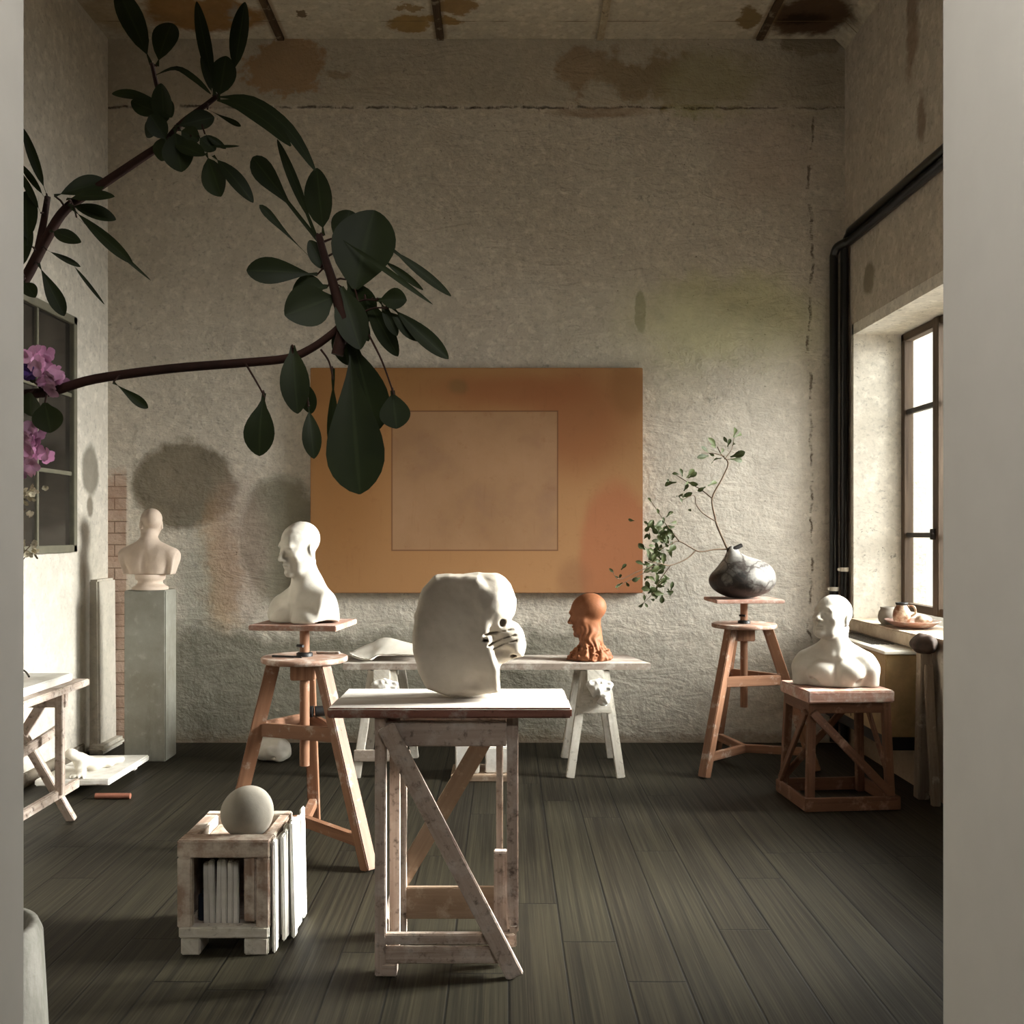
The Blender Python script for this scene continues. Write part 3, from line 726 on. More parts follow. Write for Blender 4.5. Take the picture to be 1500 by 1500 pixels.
# ------------------------------------------------------------------ sculptors' turning stands
def stand(axis, feet, hd, board, label, rot_notes=()):
    ax = Vector((axis[0], axis[1], 0)); r = empty('modelling_stand', ax, label, 'sculpture stand', 'wooden modelling stands')
    mb = MB(); mb.lathe([(.172, 0), (.178, .004), (.178, .018), (.174, .022)], (ax.x, ax.y, hd - .022), 48); mb.build('stand_disc', M_wood_disc, r)
    tops, ft = [], []
    for f in feet:
        f = Vector((f[0], f[1], 0)); dr = (f - ax).normalized(); tp = ax + dr * .125 + Vector((0, 0, hd - .021))
        side = Vector((-dr.y, dr.x, 0)); tops.append(tp); ft.append(f)
        mb = MB(); mb.beam(f, tp, .048, .056, side, .004); mb.build('leg', M_wood_stand, r)
    def on(i, z):
        k = z / tops[i].z; return ft[i] + (tops[i] - ft[i]) * k
    for i in range(3):
        a, b = on(i, .49), on((i + 1) % 3, .49); e = (b - a).normalized()
        mb = MB(); mb.beam(a - e * .02, b + e * .02, .056, .022, (0, 0, 1), .003); mb.build('stretcher', M_wood_stand, r)
    c0 = Vector((ax.x, ax.y, .10))
    for i in range(3):
        mb = MB(); mb.beam(c0 + Vector((0, 0, .0008 * i)), on(i, .10) + Vector((0, 0, .0008 * i)), .042, .034, (0, 0, 1), .003); mb.build('foot_brace', M_wood_stand, r)
    mb = MB(); mb.abox(ax.x - .05, ax.x + .05, ax.y - .05, ax.y + .05, hd - .095, hd - .0215, .004, 'z'); mb.build('collar_block', M_wood_stand, r)
    zb = board[0]
    mb = MB(); mb.tube([(ax.x, ax.y, .33), (ax.x, ax.y, zb - .02)], .0205, 18); mb.build('screw_post', M_wood_stand, r)
    mb = MB(); mb.lathe([(.034, 0), (.034, .014), (.026, .018)], (ax.x, ax.y, hd), 20); mb.tube([(ax.x - .028, ax.y - .01, hd + .045), (ax.x + .0, ax.y - .03, hd + .045)], .006, 8)
    mb.build('clamp_nut', M_rubber, r)
    _, sx, sy, rot, th, ox, oy = board
    M = Matrix.Translation((ax.x + ox, ax.y + oy, zb - th / 2)) @ Matrix.Rotation(rot, 4, 'Z') @ Matrix.Rotation(math.pi / 2, 4, 'Y')
    mb = MB(); mb.box(M, th, sy, sx, .003); mb.build('turntable_board', M_wood_top, r)
    return r
S1 = (-.835, 4.12)
stand(S1, [(-.523, 3.81), (-.855, 4.44), (-1.135, 4.05)], .785, (.928, .36, .33, math.radians(-6), .022, .0, .0),
      'reddish wooden modelling stand carrying the white head-and-shoulders bust, behind the crate')
S2 = (1.327, 5.50)
stand(S2, [(1.055, 5.25), (1.245, 5.86), (1.695, 5.40)], .795, (.935, .372, .30, math.radians(2), .02, -.004, .0),
      'reddish wooden modelling stand carrying the dark marbled vase near the back wall')
# small things lying on the left stand
zt = .785
mb = MB(); mb.beam((-.96, 4.08, zt + .006), (-.86, 4.05, zt + .006), .012, .008, (0, 1, 0), .002); mb.tube([(-.865, 4.052, zt + .006), (-.83, 4.04, zt + .006)], .004, 6)
thing(mb, 'modelling_tool', M_rubber, 'short dark modelling tool lying on the dusty disc of the left stand', 'tool', base=(-.9, 4.06, zt))
mb = MB(); mb.beam((-.80, 4.20, zt + .006), (-.70, 4.19, zt + .006), .022, .010, (0, 1, 0), .003)
thing(mb, 'modelling_tool', M_wood_plank, 'pale flat wooden spatula lying behind the post on the stand disc', 'tool', base=(-.75, 4.2, zt))
mb = MB(); c = P(466, 1042, 4.20); zr = .49 + .028 + .024
mb.tube([(c.x - .035, 4.19, zr), (c.x - .02, 4.19, zr)], [.024, .024], 16); mb.tube([(c.x - .012, 4.20, zr), (c.x + .055, 4.22, zr)], [.022, .022], 16)
thing(mb, 'rubber_roller', M_rubber, 'small black roller resting on the stretcher of the left stand', 'roller', base=(c.x, 4.2, zr - .024))

# ------------------------------------------------------------------ busts
def bust_a(p):                                                    # bald man, head turned to the side, trunk cut on a slant
    q = rot_p(p, euler(math.radians(-38)))
    q2 = q.copy()
    t = torso_sdf((q2 + np.array((0, 0, .085), dtype=np.float32)) / np.array((.98, .95, 1), dtype=np.float32), arms=False)
    n = cone(q, (0, .02, .07), (0, .004, .26), .054, .043)
    d = smin(t, n, .06)
    hd = head_sdf(rot_p(p, euler(math.radians(-42), math.radians(-10), math.radians(3)), (-.016, -.010, .306)) / np.array((.86, .86, .93), dtype=np.float32)) * .86
    d = smin(d, hd, .025)
    for s in (-1, 1): d = smin(d, cone(q, (s * .040, .012, .25), (s * .016, -.042, .085), .011), .02)
    # slanted cut: hollow underside, low at the front, the far shoulder trimmed
    d = smax(d, -(q[..., 2] - 0.0), .01)
    d = smax(d, q[..., 0] * .9 - .135 + q[..., 2] * .1, .015)
    d = smax(d, -q[..., 0] * .9 - .175, .02)
    d = smax(d, -ell(p, (.075, -.075, -.005), (.09, .06, .022)), .01)
    return d + .0035 * vnoise(p, 70, 3) * (p[..., 2] > .30) * (q[..., 1] < .0)
sculpt('portrait_bust', bust_a, (-.24, -.24, -.01), (.26, .24, .45), .0042, M_plaster, (S1[0] + .0, S1[1] - .015, .9285),
       label='white plaster bust of a bald man looking aside, on the reddish stand behind the crate', cat='bust', group='plaster busts')

def bust_b(p):                                                    # bare-chested man, chin lifted
    q = rot_p(p, euler(math.radians(-16)))
    t = torso_sdf(q / np.array((.88, .92, .85), dtype=np.float32), arms=True)
    d = smin(t, cone(q, (0, .012, .13), (-.006, -.008, .285), .058, .048), .05)
    hd = head_sdf(rot_p(p, euler(math.radians(-52), math.radians(16), math.radians(0)), (-.024, -.022, .328)) / .98)
    d = smin(d, hd, .022)
    d = smin(d, cone(q, (.052, .02, .275), (.014, -.050, .145), .013), .018)
    d = smin(d, cone(q, (-.046, .0, .265), (-.014, -.050, .145), .012), .018)
    d = smax(d, -cone(q, (-.103, -.095, -.03), (-.098, -.045, .055), .014), .02)
    d = smax(d, -cone(q, (.103, -.095, -.03), (.098, -.045, .055), .014), .02)
    d = smax(d, -q[..., 2], .008)
    return d
B2 = (1.595, 4.78)
sculpt('portrait_bust', bust_b, (-.27, -.22, -.008), (.27, .22, .47), .0042, M_plaster, (B2[0], B2[1], .562),
       label='white plaster bust of a bare-chested man with lifted chin, on the square brown stand', cat='bust', group='plaster busts')

def bust_c(p):                                                    # classical bust seen from behind
    q = p / .84
    t = torso_sdf((q - np.array((0, 0, .02), dtype=np.float32)) / np.array((1.04, .95, .86), dtype=np.float32), arms=True)
    d = smin(t, cone(q, (0, .015, .15), (0, .0, .30), .056, .042), .05)
    d = smin(d, head_sdf(rot_p(q, euler(math.radians(44), math.radians(-4), 0), (.0, -.008, .345)) / .93) * .93, .022)
    ax = np.abs(q[..., 0])
    d = smax(d, -q[..., 2] + .003, .006)
    d = smax(d, (ax - .205 - (q[..., 2] - .12) * .28) * .96, .008)
    return d * .84
PB = (-2.045, 5.705)
r = empty('portrait_bust', (PB[0], PB[1], .972), 'pale pinkish plaster bust seen from behind, on the tall grey pedestal', 'bust', 'plaster busts')
sculpt('bust_body', bust_c, (-.22, -.16, -.006), (.22, .16, .40), .0042, M_plaster_warm, (PB[0], PB[1], .972 + .085), parent=r, yaw=math.radians(172))
mb = MB(); mb.lathe([(.100, 0), (.100, .014), (.082, .024), (.070, .036), (.068, .050), (.082, .060), (.085, .078), (.085, .088)], (PB[0], PB[1], .972), 40); mb.build('socle', M_plaster_warm, r)

def head_t(p):                                                    # terracotta head on a rough neck
    d = head_sdf(rot_p(p, euler(math.radians(-122), math.radians(-8), 0), (-.006, 0, .243)), ears=False)
    nk = cone(p, (.012, -.01, .0), (.012, .0, .19), .070, .054)
    d = smin(d, nk, .03)
    lo = np.clip((.135 - p[..., 2]) / .09, 0, 1)
    d = smin(d, ell(p, (.008, 0, .012), (.118, .095, .050)), .05)
    d = d + lo * (.028 * vnoise(p * np.array((1, 1, .55), dtype=np.float32), 48, 5) + .018 * vnoise(p, 95, 6))
    a = np.arctan2(p[..., 1], p[..., 0])
    d = d + np.clip((.20 - p[..., 2]) / .05, 0, 1) * (p[..., 0] > -.055) * np.clip(p[..., 2] / .05, 0, 1) * .0032 * np.sin(a * 13 + p[..., 2] * 30 + 14 * vnoise(p, 18, 3))
    return smax(d, -p[..., 2], .004)
M_terracotta = plaster('terracotta_clay', (152, 98, 66), (128, 78, 50), .6, 10, .1)
TB = (.455, 5.40)
sculpt('terracotta_head', head_t, (-.16, -.14, -.006), (.16, .14, .375), .0036, M_terracotta, (TB[0], TB[1], .608),
       label='orange terracotta head with a rough clay neck, at the end of the long bench', cat='head sculpture')

# the big broken plaster head: outline in metres, x to the right, z up from the board
def kp(pts, d=3.03, bx=670.0, by=1026.0): return [((x - bx) * d / FPX, -(y - by) * d / FPX) for x, y in pts]
blk = kp([(637, 849), (660, 847), (700, 850), (716, 868), (713, 905), (722, 950), (731, 985), (732, 1018), (700, 1022), (655, 1025), (626, 1014), (613, 990), (605, 957), (607, 905), (619, 868)])
fac = kp([(672, 852), (700, 846), (728, 852), (747, 866), (755, 886), (752, 906), (745, 917), (757, 921), (765, 936), (769, 953), (767, 969), (754, 971), (744, 976), (724, 984), (722, 998), (731, 1020), (680, 1021), (660, 960)])
def hole(p, c, r): return ell(p, c, r)
def big_head(p):
    u, y, v = p[..., 0], p[..., 1], p[..., 2]
    y2 = y + .10 * u * u / .01 * .06 + .06 * (u + .03)
    a = extrude(poly2(u, v, blk), y2, -.060, .07, .022)
    b = extrude(poly2(u, v, fac), y, -.035, .135, .040)
    d = smin(a, b, .018)
    X = lambda x, yy, dd=-.04: (kp([(x, yy)])[0][0], dd, kp([(x, yy)])[0][1])
    d = smin(d, ell(p, X(722, 890, .03), (.060, .105, .085)), .03)            # brow and temple
    d = smin(d, ell(p, X(752, 946, .035), (.034, .055, .050)), .02)           # nose
    d = smax(d, -ell(p, X(735, 917, -.026), (.012, .030, .016)), .006)       # eye
    for (x0, y0, x1, y1, r_) in ((710, 934, 728, 931, .0052), (728, 931, 752, 928, .0026), (709, 942, 713, 942, .0050), (716, 950, 735, 941, .0040), (735, 941, 754, 936, .0026), (720, 957, 738, 948, .0026), (738, 948, 756, 944, .0022)):
        a_, b_ = np.array(kp([(x0, y0)])[0]), np.array(kp([(x1, y1)])[0]); e_ = b_ - a_
        h_ = np.clip(((u - a_[0]) * e_[0] + (v - a_[1]) * e_[1]) / float(e_ @ e_), 0, 1)
        g_ = np.sqrt((u - a_[0] - h_ * e_[0]) ** 2 + (v - a_[1] - h_ * e_[1]) ** 2) - r_ * .75
        d = smax(d, -np.maximum(g_, y + .022), .005)
    d = smax(d, -ell(p, X(740, 960, -.045), (.022, .026, .012)), .015)
    d = smax(d, -ell(p, X(752, 967, .0), (.012, .03, .006)), .006)
    for (x0, y0, x1, y1) in ((701, 868, 700, 925), (707, 880, 704, 935)):
        d = smin(d, cone(p, X(x0, y0, -.060), X(x1, y1, -.052), .007), .010)
    d = smax(d, -cone(p, X(714, 885, -.056), X(712, 925, -.050), .008), .012)
    d = smax(d, -ell(p, X(700, 1002, -.085), (.030, .030, .030)), .025)
    return d + .006 * vnoise(p, 22, 9) + .0025 * vnoise(p, 60, 4) - .0
cb = P(670, 1026, 3.03)
sculpt('plaster_head_fragment', big_head, (-.17, -.16, -.012), (.24, .20, .41), .0030, M_plaster_head, (cb.x, 3.06, .797),
       label='huge broken white plaster head fragment with face in profile, on the front work table', cat='head sculpture')

# ------------------------------------------------------------------ front work table
T = empty('work_table', (-.16, 3.06, 0), 'whitewashed narrow work table with crossed braces, carrying the huge plaster head', 'work table')
mb = MB(); mb.abox(-.518, .194, 2.875, 3.055, .760, .790, .005, 'x'); mb.abox(-.516, .192, 3.058, 3.245, .760, .7885, .005, 'x'); mb.build('tabletop', M_wood_table, T)
yF, yR = 2.915, 3.215
def vpost(name, x, y, w, t, z0, z1, mat=M_wood_pale):
    mb = MB(); mb.abox(x - w / 2, x + w / 2, y - t / 2, y + t / 2, z0, z1, .003, 'z'); return mb.build(name, mat, T)
vpost('leg', -.366, yF, .032, .036, .0, .758); vpost('leg', -.330, yF + .05, .030, .03, .06, .758); vpost('leg', -.335, yR, .030, .036, .0, .758)
vpost('leg', .028, yR + .02, .030, .036, .0, .758); vpost('leg', -.018, yR - .02, .022, .03, .0, .758)
vpost('leg', .022, yF + .02, .034, .04, .13, .758)
vpost('leg', -.012, yF + .06, .044, .030, .02, .345)
mb = MB(); mb.abox(-.350, .004, yF - .012, yF + .012, .672, .745, .003, 'x'); mb.build('apron', M_wood_pale, T)
mb = MB(); mb.abox(-.345, .02, yR - .012, yR + .012, .680, .745, .003, 'x'); mb.build('apron', M_wood_pale, T)
mb = MB(); mb.abox(-.362, -.340, yF + .02, yR, .690, .745, .003, 'y'); mb.build('apron', M_wood_pale, T)
mb = MB(); mb.abox(.010, .030, yF + .045, yR, .690, .745, .003, 'y'); mb.build('apron', M_wood_pale, T)
mb = MB(); mb.beam((-.348, yF - .028, .735), (.030, yF - .026, .004), .052, .020, (1, 0, .4), .003); mb.build('diagonal_brace', M_wood_pale, T)
mb = MB(); mb.beam((-.004, yR + .026, .735), (-.345, yR + .026, .155), .058, .020, (1, 0, -.4), .003); mb.build('diagonal_brace', M_wood_tan, T, 'raw tan wooden brace')
mb = MB(); mb.abox(-.372, .028, yF - .012, yF + .010, .090, .122, .003, 'x'); mb.build('bottom_rail', M_wood_pale, T)
mb = MB(); mb.abox(-.372, .010, yF - .014, yF + .008, .035, .082, .003, 'x'); mb.build('bottom_rail', M_wood_pale, T)
mb = MB(); mb.abox(-.345, .02, yR - .010, yR + .012, .048, .150, .003, 'x'); mb.build('bottom_rail', M_wood_tan, T)
mb = MB(); mb.abox(-.372, -.350, yF + .01, yR, .095, .140, .003, 'y'); mb.build('side_rail', M_wood_plank, T)
mb = MB(); mb.abox(.012, .034, yF - .005, yR, .080, .145, .003, 'y'); mb.build('side_rail', M_wood_plank, T)
mb = MB(); mb.abox(-.362, -.318, yF - .02, yF + .03, .0, .036, .003, 'x'); mb.build('foot_block', M_wood_pale, T)

# ------------------------------------------------------------------ crate, boards, plaster ball
C0, C1, D0, D1 = -1.010, -.725, 3.045, 3.375
K = empty('wooden_crate', ((C0 + C1) / 2, (D0 + D1) / 2, 0), 'plaster-smeared wooden crate on two feet with a window of white strips, near the left jamb', 'crate')
def kbox(name, a, grain='x', mat=None, bv=.004, label=None):
    mb = MB(); mb.abox(*a, bv, grain); return mb.build(name, mat or M_wood_crate, K, label)
kbox('top_rail', (C0, C1, D0, D0 + .07, .298, .352)); kbox('top_rail', (C0, C1, D1 - .04, D1, .298, .352))
kbox('top_rail', (C0, C0 + .045, D0 + .07, D1 - .04, .30, .350), 'y'); kbox('top_rail', (C1 - .035, C1, D0 + .07, D1 - .04, .30, .350), 'y')
kbox('stile', (C0, C0 + .045, D0, D0 + .03, .082, .298), 'z'); kbox('stile', (C1 - .042, C1, D0, D0 + .03, .082, .298), 'z'); kbox('stile', (C1 - .080, C1 - .044, D0 + .004, D0 + .03, .10, .298), 'z')
kbox('stile', (C0, C0 + .045, D1 - .03, D1, .082, .298), 'z'); kbox('stile', (C1 - .042, C1, D1 - .03, D1, .082, .298), 'z')
kbox('bottom_rail', (C0 + .006, C1 - .002, D0 - .004, D0 + .035, .052, .086), mat=M_wood_white); kbox('bottom_rail', (C0 + .006, C1 - .002, D1 - .035, D1, .052, .086))
kbox('bottom_board', (C0 + .01, C1 - .01, D0 + .035, D1 - .035, .055, .075), 'y'); kbox('back_board', (C0 + .045, C1 - .045, D1 - .02, D1 - .006, .086, .298))
kbox('inner_shelf', (C0 + .046, C1 - .036, D0 + .071, D1 - .041, .300, .3185), 'y')
kbox('side_board', (C0 + .004, C0 + .018, D0 + .03, D1 - .03, .08, .298), 'y'); kbox('side_board', (C1 - .018, C1 - .004, D0 + .03, D1 - .03, .08, .298), 'y')
kbox('foot_block', (C0 + .012, C0 + .072, D0 - .002, D0 + .09, 0, .052), 'y', M_wood_white); kbox('foot_block', (C1 - .078, C1 - .004, D0 - .002, D0 + .09, 0, .052), 'y', M_wood_white)
kbox('foot_block', (C0 + .012, C0 + .072, D1 - .09, D1, 0, .052), 'y', M_wood_white); kbox('foot_block', (C1 - .078, C1 - .004, D1 - .09, D1, 0, .052), 'y', M_wood_white)
random.seed(3)
for i in range(6):                                               # white strips standing in the crate's window
    x = -.932 + .0185 * i
    mb = MB(); mb.beam((x, D0 + .052, .0765), (x + random.uniform(-.004, .004), D0 + .052 + random.uniform(-.004, .006), .272 + random.uniform(-.01, .008)), .0165, .022, (1, 0, 0), .003)
    o = thing(mb, 'plaster_strip', M_slab, ['leftmost', 'second from the left', 'third from the left', 'fourth from the left', 'fifth from the left', 'rightmost'][i] + ' white plaster strip standing in the crate window', 'plaster strip', 'strips in the crate', base=(x, D0 + .052, .0765))
mb = MB(); mb.tube([(-.950, D0 + .10, .0765), (-.952, D0 + .10, .15)], [.026, .022], 14); mb.tube([(-.952, D0 + .10, .15), (-.952, D0 + .10, .17)], [.010, .010], 10)
thing(mb, 'small_bottle', plain('blue_grey_glass', (46, 52, 66), .2, .5), 'small dark blue-grey bottle in the crate, left of the white strips', 'bottle', base=(-.95, D0 + .10, .0765))
mb = MB(); mb.abox(-.975, -.945, D0 + .16, D0 + .22, .0765, .26, .004, 'z')
thing(mb, 'reddish_block', plain('dark_red_paint', (92, 38, 26), .6, .3, var=.4), 'dark reddish block standing upright inside the crate behind the bottle', 'block', base=(-.96, D0 + .19, .0765))
for i, (dx, z1, y0, y1) in enumerate(((.010, .346, D0 + .01, D0 + .20), (.028, .360, D0 + .06, D1 - .06), (.045, .366, D0 + .12, D1 - .01))):
    mb = MB(); xb = C1 + dx; xt = C1 + .009 + .0155 * i; q = random.Random(i)
    for k in range(5):                                           # each panel of boards of uneven height
        a, b = y0 + (y1 - y0) * k / 5, y0 + (y1 - y0) * (k + 1) / 5; dz = q.uniform(-.016, .006)
        mb.beam((xb + q.uniform(-.002, .003), (a + b) / 2, .002 + max(0, q.uniform(-.03, .03))), (xt + q.uniform(-.002, .002), (a + b) / 2, z1 + dz), .011, (b - a) + .004, (1, 0, 0), .004)
    mb.build('side_panel', M_slab, K, 'white plaster-coated side panel')
mb = MB(); prof = [(0.001, -.083)]
for i in range(1, 24):
    a = math.pi * i / 24; prof.append((.0835 * math.sin(a) * (1 - .05 * math.cos(a)), -.083 * math.cos(a)))
prof.append((.001, .083))
mb.lathe(prof, (-.826, 3.175, .402), 40)
o = thing(mb, 'plaster_ball', M_plaster_grey, 'smooth grey plaster egg-shaped ball sitting in the top of the crate', 'ball', base=(-.826, 3.175, .402))
o.rotation_euler = (0, math.radians(-35), 0)

# ------------------------------------------------------------------ long bench on two trestles
mb = MB(); mb.add(*(lambda q: ([Vector(v) for v in q], [(0, 3, 2, 1), (4, 5, 6, 7), (0, 1, 5, 4), (1, 2, 6, 5), (2, 3, 7, 6), (3, 0, 4, 7)], [[(.1 * i, .2 * k) for k in range(4)] for i in range(6)]))(
    [(-.86, 5.25, .572), (.772, 5.25, .572), (.690, 5.62, .572), (-.90, 5.62, .572), (-.86, 5.25, .605), (.772, 5.25, .605), (.690, 5.62, .605), (-.90, 5.62, .605)]))
for i, f in enumerate(mb.f): mb.uv[i] = [(mb.v[j][0], mb.v[j][1] + mb.v[j][2]) for j in f]
thing(mb, 'bench_plank', M_wood_plank, 'long dusty plank laid over two trestles before the back wall, under the orange head', 'plank', base=(-.05, 5.43, .572))
def trestle(xc, label):
    r = empty('trestle', (xc, 5.46, 0), label, 'trestle', 'white trestles under the bench')
    ya, yb, zt = 5.245, 5.72, .571
    mb = MB(); mb.abox(xc - .045, xc + .045, ya - .0, yb, zt - .085, zt, .004, 'y'); mb.build('beam', M_wood_white, r)
    for y, dy in ((ya + .03, -.03), (yb - .04, .03)):
        for s in (-1, 1):
            mb = MB(); mb.beam((xc + s * .135, y + dy, .0), (xc + s * .052, y, zt - .005), .046, .030, (1, 0, 0), .004); mb.build('leg', M_wood_white, r)
        mb = MB(); w0, w1, za, zb = .088, .060, .345, .485; yy = y + (-.024 if dy < 0 else .024)
        mb.add([(xc - w0, yy - .008, za), (xc + w0, yy - .008, za), (xc + w1, yy - .008, zb), (xc - w1, yy - .008, zb), (xc - w0, yy + .008, za), (xc + w0, yy + .008, za), (xc + w1, yy + .008, zb), (xc - w1, yy + .008, zb)],
               [(0, 1, 2, 3), (4, 7, 6, 5), (0, 4, 5, 1), (1, 5, 6, 2), (2, 6, 7, 3), (3, 7, 4, 0)]); mb.build('gusset_board', M_wood_white, r)
    return r
R2 = trestle(.478, 'white distressed trestle under the bench end that carries the orange head')
R1 = trestle(-.655, 'white distressed trestle under the bench, behind the left stand and work table')
mb = MB(); mb.abox(-.80, -.50, 5.225, 5.245, .09, .15, .003); mb.build('rung', M_wood_plank, R1)
random.seed(8)
for rr, xc in ((R2, .478), (R1, -.655)):
    def rag_fn(p): 
        d = np.minimum(ell(p, (0, 0, .055), (.064, .020, .050)), ell(p, (.022, 0, .0), (.036, .016, .050))); return d + .020 * vnoise(p, 30, 2) + .012 * vnoise(p, 72, 3)
    sculpt('plaster_crust', rag_fn, (-.09, -.05, -.05), (.09, .05, .13), .005, M_slab, (xc + .02, 5.222, .43), parent=rr, label='dried white plaster lumps')
# curved plaster shell on the bench
def sheet(name, rows, th, mat, label, cat, base):
    """a curved sheet with thickness: rows of points, each row smoothed the same way"""
    rows = [[Vector((p.x, p.y, max(p.z, .606 + th + .002))) for p in r] for r in rows]
    R = [catmull(r, 5) for r in rows]; R = [catmull([R[k][i] for k in range(len(R))], 5) for i in range(len(R[0]))]
    nu, nv = len(R), len(R[0]); vs = []; rng = random.Random(4)
    for layer in (0, 1):
        for i in range(nu):
            for j in range(nv):
                n = (R[min(i + 1, nu - 1)][j] - R[max(i - 1, 0)][j]).cross(R[i][min(j + 1, nv - 1)] - R[i][max(j - 1, 0)])
                n = n.normalized() if n.length > 0 else Vector((0, 0, 1)); 
                vs.append(R[i][j] + n * (-th if layer else 0) + Vector((0, 0, rng.uniform(-.002, .002))))
    N = nu * nv; fs = []
    for i in range(nu - 1):
        for j in range(nv - 1):
            q = [i * nv + j, (i + 1) * nv + j, (i + 1) * nv + j + 1, i * nv + j + 1]; fs.append(q); fs.append([k + N for k in q[::-1]])
    rim = [(i, 0) for i in range(nu)] + [(nu - 1, j) for j in range(1, nv)] + [(i, nv - 1) for i in range(nu - 2, -1, -1)] + [(0, j) for j in range(nv - 2, 0, -1)]
    for k in range(len(rim)):
        a, b = rim[k], rim[(k + 1) % len(rim)]; a, b = a[0] * nv + a[1], b[0] * nv + b[1]; fs.append([a, b, b + N, a + N])
    mb = MB(); mb.add(vs, fs, None, True)
    return thing(mb, name, mat, label, cat, base=base)
back = [P(520, 966, 5.58), P(545, 956, 5.60), P(568, 950, 5.60), P(590, 954, 5.60), P(625, 958, 5.58)]
ridge = [P(513, 958, 5.42), P(540, 946, 5.45), P(563, 937, 5.47), P(586, 941, 5.46), P(625, 952, 5.44)]
mid = [P(517, 962, 5.36), P(541, 957, 5.37), P(562, 948, 5.38), P(586, 949, 5.38), P(625, 957, 5.37)]
front = [P(528, 971, 5.31), P(544, 974.5, 5.29), P(556, 961, 5.32), P(584, 960, 5.33), P(625, 962, 5.33)]
sheet('plaster_shell', [back, ridge, mid, front], .010, M_plaster, 'curved white plaster shell cast lying on the bench behind the big head', 'plaster cast', (-.7, 5.43, .606))

# ------------------------------------------------------------------ things on the floor at the back
def lump_fn(p):
    d = ell(p, (0, 0, .07), (.105, .085, .078)); d = smin(d, ell(p, (.05, -.02, .05), (.06, .06, .052)), .04)
    d = d + .025 * vnoise(p, 15, 4) + .012 * vnoise(p, 34, 7); d = smax(d, -ell(p, (.03, -.085, .03), (.012, .02, .008)), .006)
    return smax(d, -p[..., 2], .01)
c = P(395, 1110, 5.62)
sculpt('plaster_lump', lump_fn, (-.15, -.13, -.006), (.15, .13, .18), .005, M_plaster, (c.x, 5.66, 0), label='rough white plaster lump on the floor behind the left stand', cat='plaster lump')
mb = MB(); mb.abox(-.285, .060, 5.16, 5.42, .0, .034, .004)
thing(mb, 'floor_board', M_wood_tan, 'tan board lying on the floor under the bench, below a white block', 'board', base=(-.11, 5.29, 0))
mb = MB(); mb.abox(-.262, -.135, 5.19, 5.36, .0345, .205, .006, 'z'); thing(mb, 'plaster_block', M_slab, 'white plaster block on the tan board, nearer the left trestle', 'block', 'blocks on the floor board', base=(-.2, 5.27, .0345))
mb = MB(); mb.abox(-.105, .045, 5.20, 5.37, .0345, .170, .006, 'z'); thing(mb, 'plaster_block', M_slab, 'white plaster block on the tan board, nearer the orange head', 'block', 'blocks on the floor board', base=(-.03, 5.28, .0345))

# ------------------------------------------------------------------ pedestal
def concrete():
    n = NT('grey_concrete_pedestal'); ob = n.coord('Object')
    c = n.mix(n.rng(n.noise(ob, 3.2, 6, .62), .35, .68), rgba((114, 110, 98)), rgba((139, 138, 129)))
    c = n.mix(n.rng(n.noise(n.scale(ob, (8, 8, 1.6)), 1.0, 6, .7), .52, .70, 0, .6), c, rgba((96, 91, 79)))
    c = n.mix(n.rng(n.noise(ob, 26, 4), .6, .75, 0, .4), c, rgba((158, 157, 148)))
    n.bump(n.noise(ob, 30, 5), .15, .006); return n.done(c, .85, .2)
mb = MB(); mb.abox(-2.160, -1.925, 5.61, 5.795, 0, .9715, .006, 'z')
thing(mb, 'pedestal', concrete(), 'tall grey concrete pedestal in the back corner under the pinkish bust', 'pedestal', base=(-2.042, 5.70, 0))

# ------------------------------------------------------------------ left wall: work table, relief slab, stick
L = empty('trestle_table', (-2.1, 3.85, 0), 'whitewashed trestle table with crossed legs against the left wall, partly behind the doorway', 'work table')
mb = MB(); mb.abox(-2.43, -1.855, 3.20, 4.42, .618, .648, .004, 'y'); mb.build('tabletop', M_wood_pale, L)
for y0 in (4.30, 3.30):
    mb = MB(); mb.beam((-2.21, y0, .617), (-1.955, y0 + .17, 0), .040, .030, (1, 0, 0), .003); mb.build('leg', M_wood_pale, L)
    mb = MB(); mb.beam((-1.985, y0 + .035, .617), (-2.40, y0 + .10, .0), .040, .026, (1, 0, 0), .003); mb.build('leg', M_wood_pale, L)
    mb = MB(); mb.abox(-2.40, -1.895, y0 - .035, y0 - .005, .545, .617, .003); mb.build('apron', M_wood_pale, L)
mb = MB(); mb.abox(-1.935, -1.902, 4.25, 4.28, .17, .617, .003, 'z'); mb.build('post', M_wood_pale, L)
mb = MB(); mb.beam((-1.925, 4.45, .175), (-1.960, 3.35, .15), .040, .026, (0, 0, 1), .004); mb.build('side_rail', M_wood_pale, L)
mb = MB(); mb.beam((-2.00, 4.42, .42), (-2.06, 3.6, .30), .040, .022, (0, 0, 1), .003); mb.build('side_rail', M_wood_pale, L)
mb = MB(); mb.abox(-2.40, -1.905, 3.25, 4.36, .6485, .682, .004, 'y')
thing(mb, 'plaster_slab', M_slab, 'flat white plaster slab lying on the trestle table by the left wall', 'slab', base=(-2.15, 3.8, .6485))
mb = MB(); mb.tube(catmull([(-2.16, 4.30, .686), (-2.13, 4.24, .706), (-2.08, 4.27, .706), (-2.02, 4.20, .688)]), .004, 8)
thing(mb, 'bent_wire', M_iron, 'thin bent wire lying on the white slab of the trestle table', 'wire', base=(-2.1, 4.25, .683))
mb = MB(); mb.tube([P(140, 1167, 4.83), P(191, 1167, 4.83)], .014, 10)
for i, v in enumerate(mb.v): mb.v[i] = (v[0], v[1], max(.0, v[2] - (P(140, 1167, 4.83).z - .0145)))
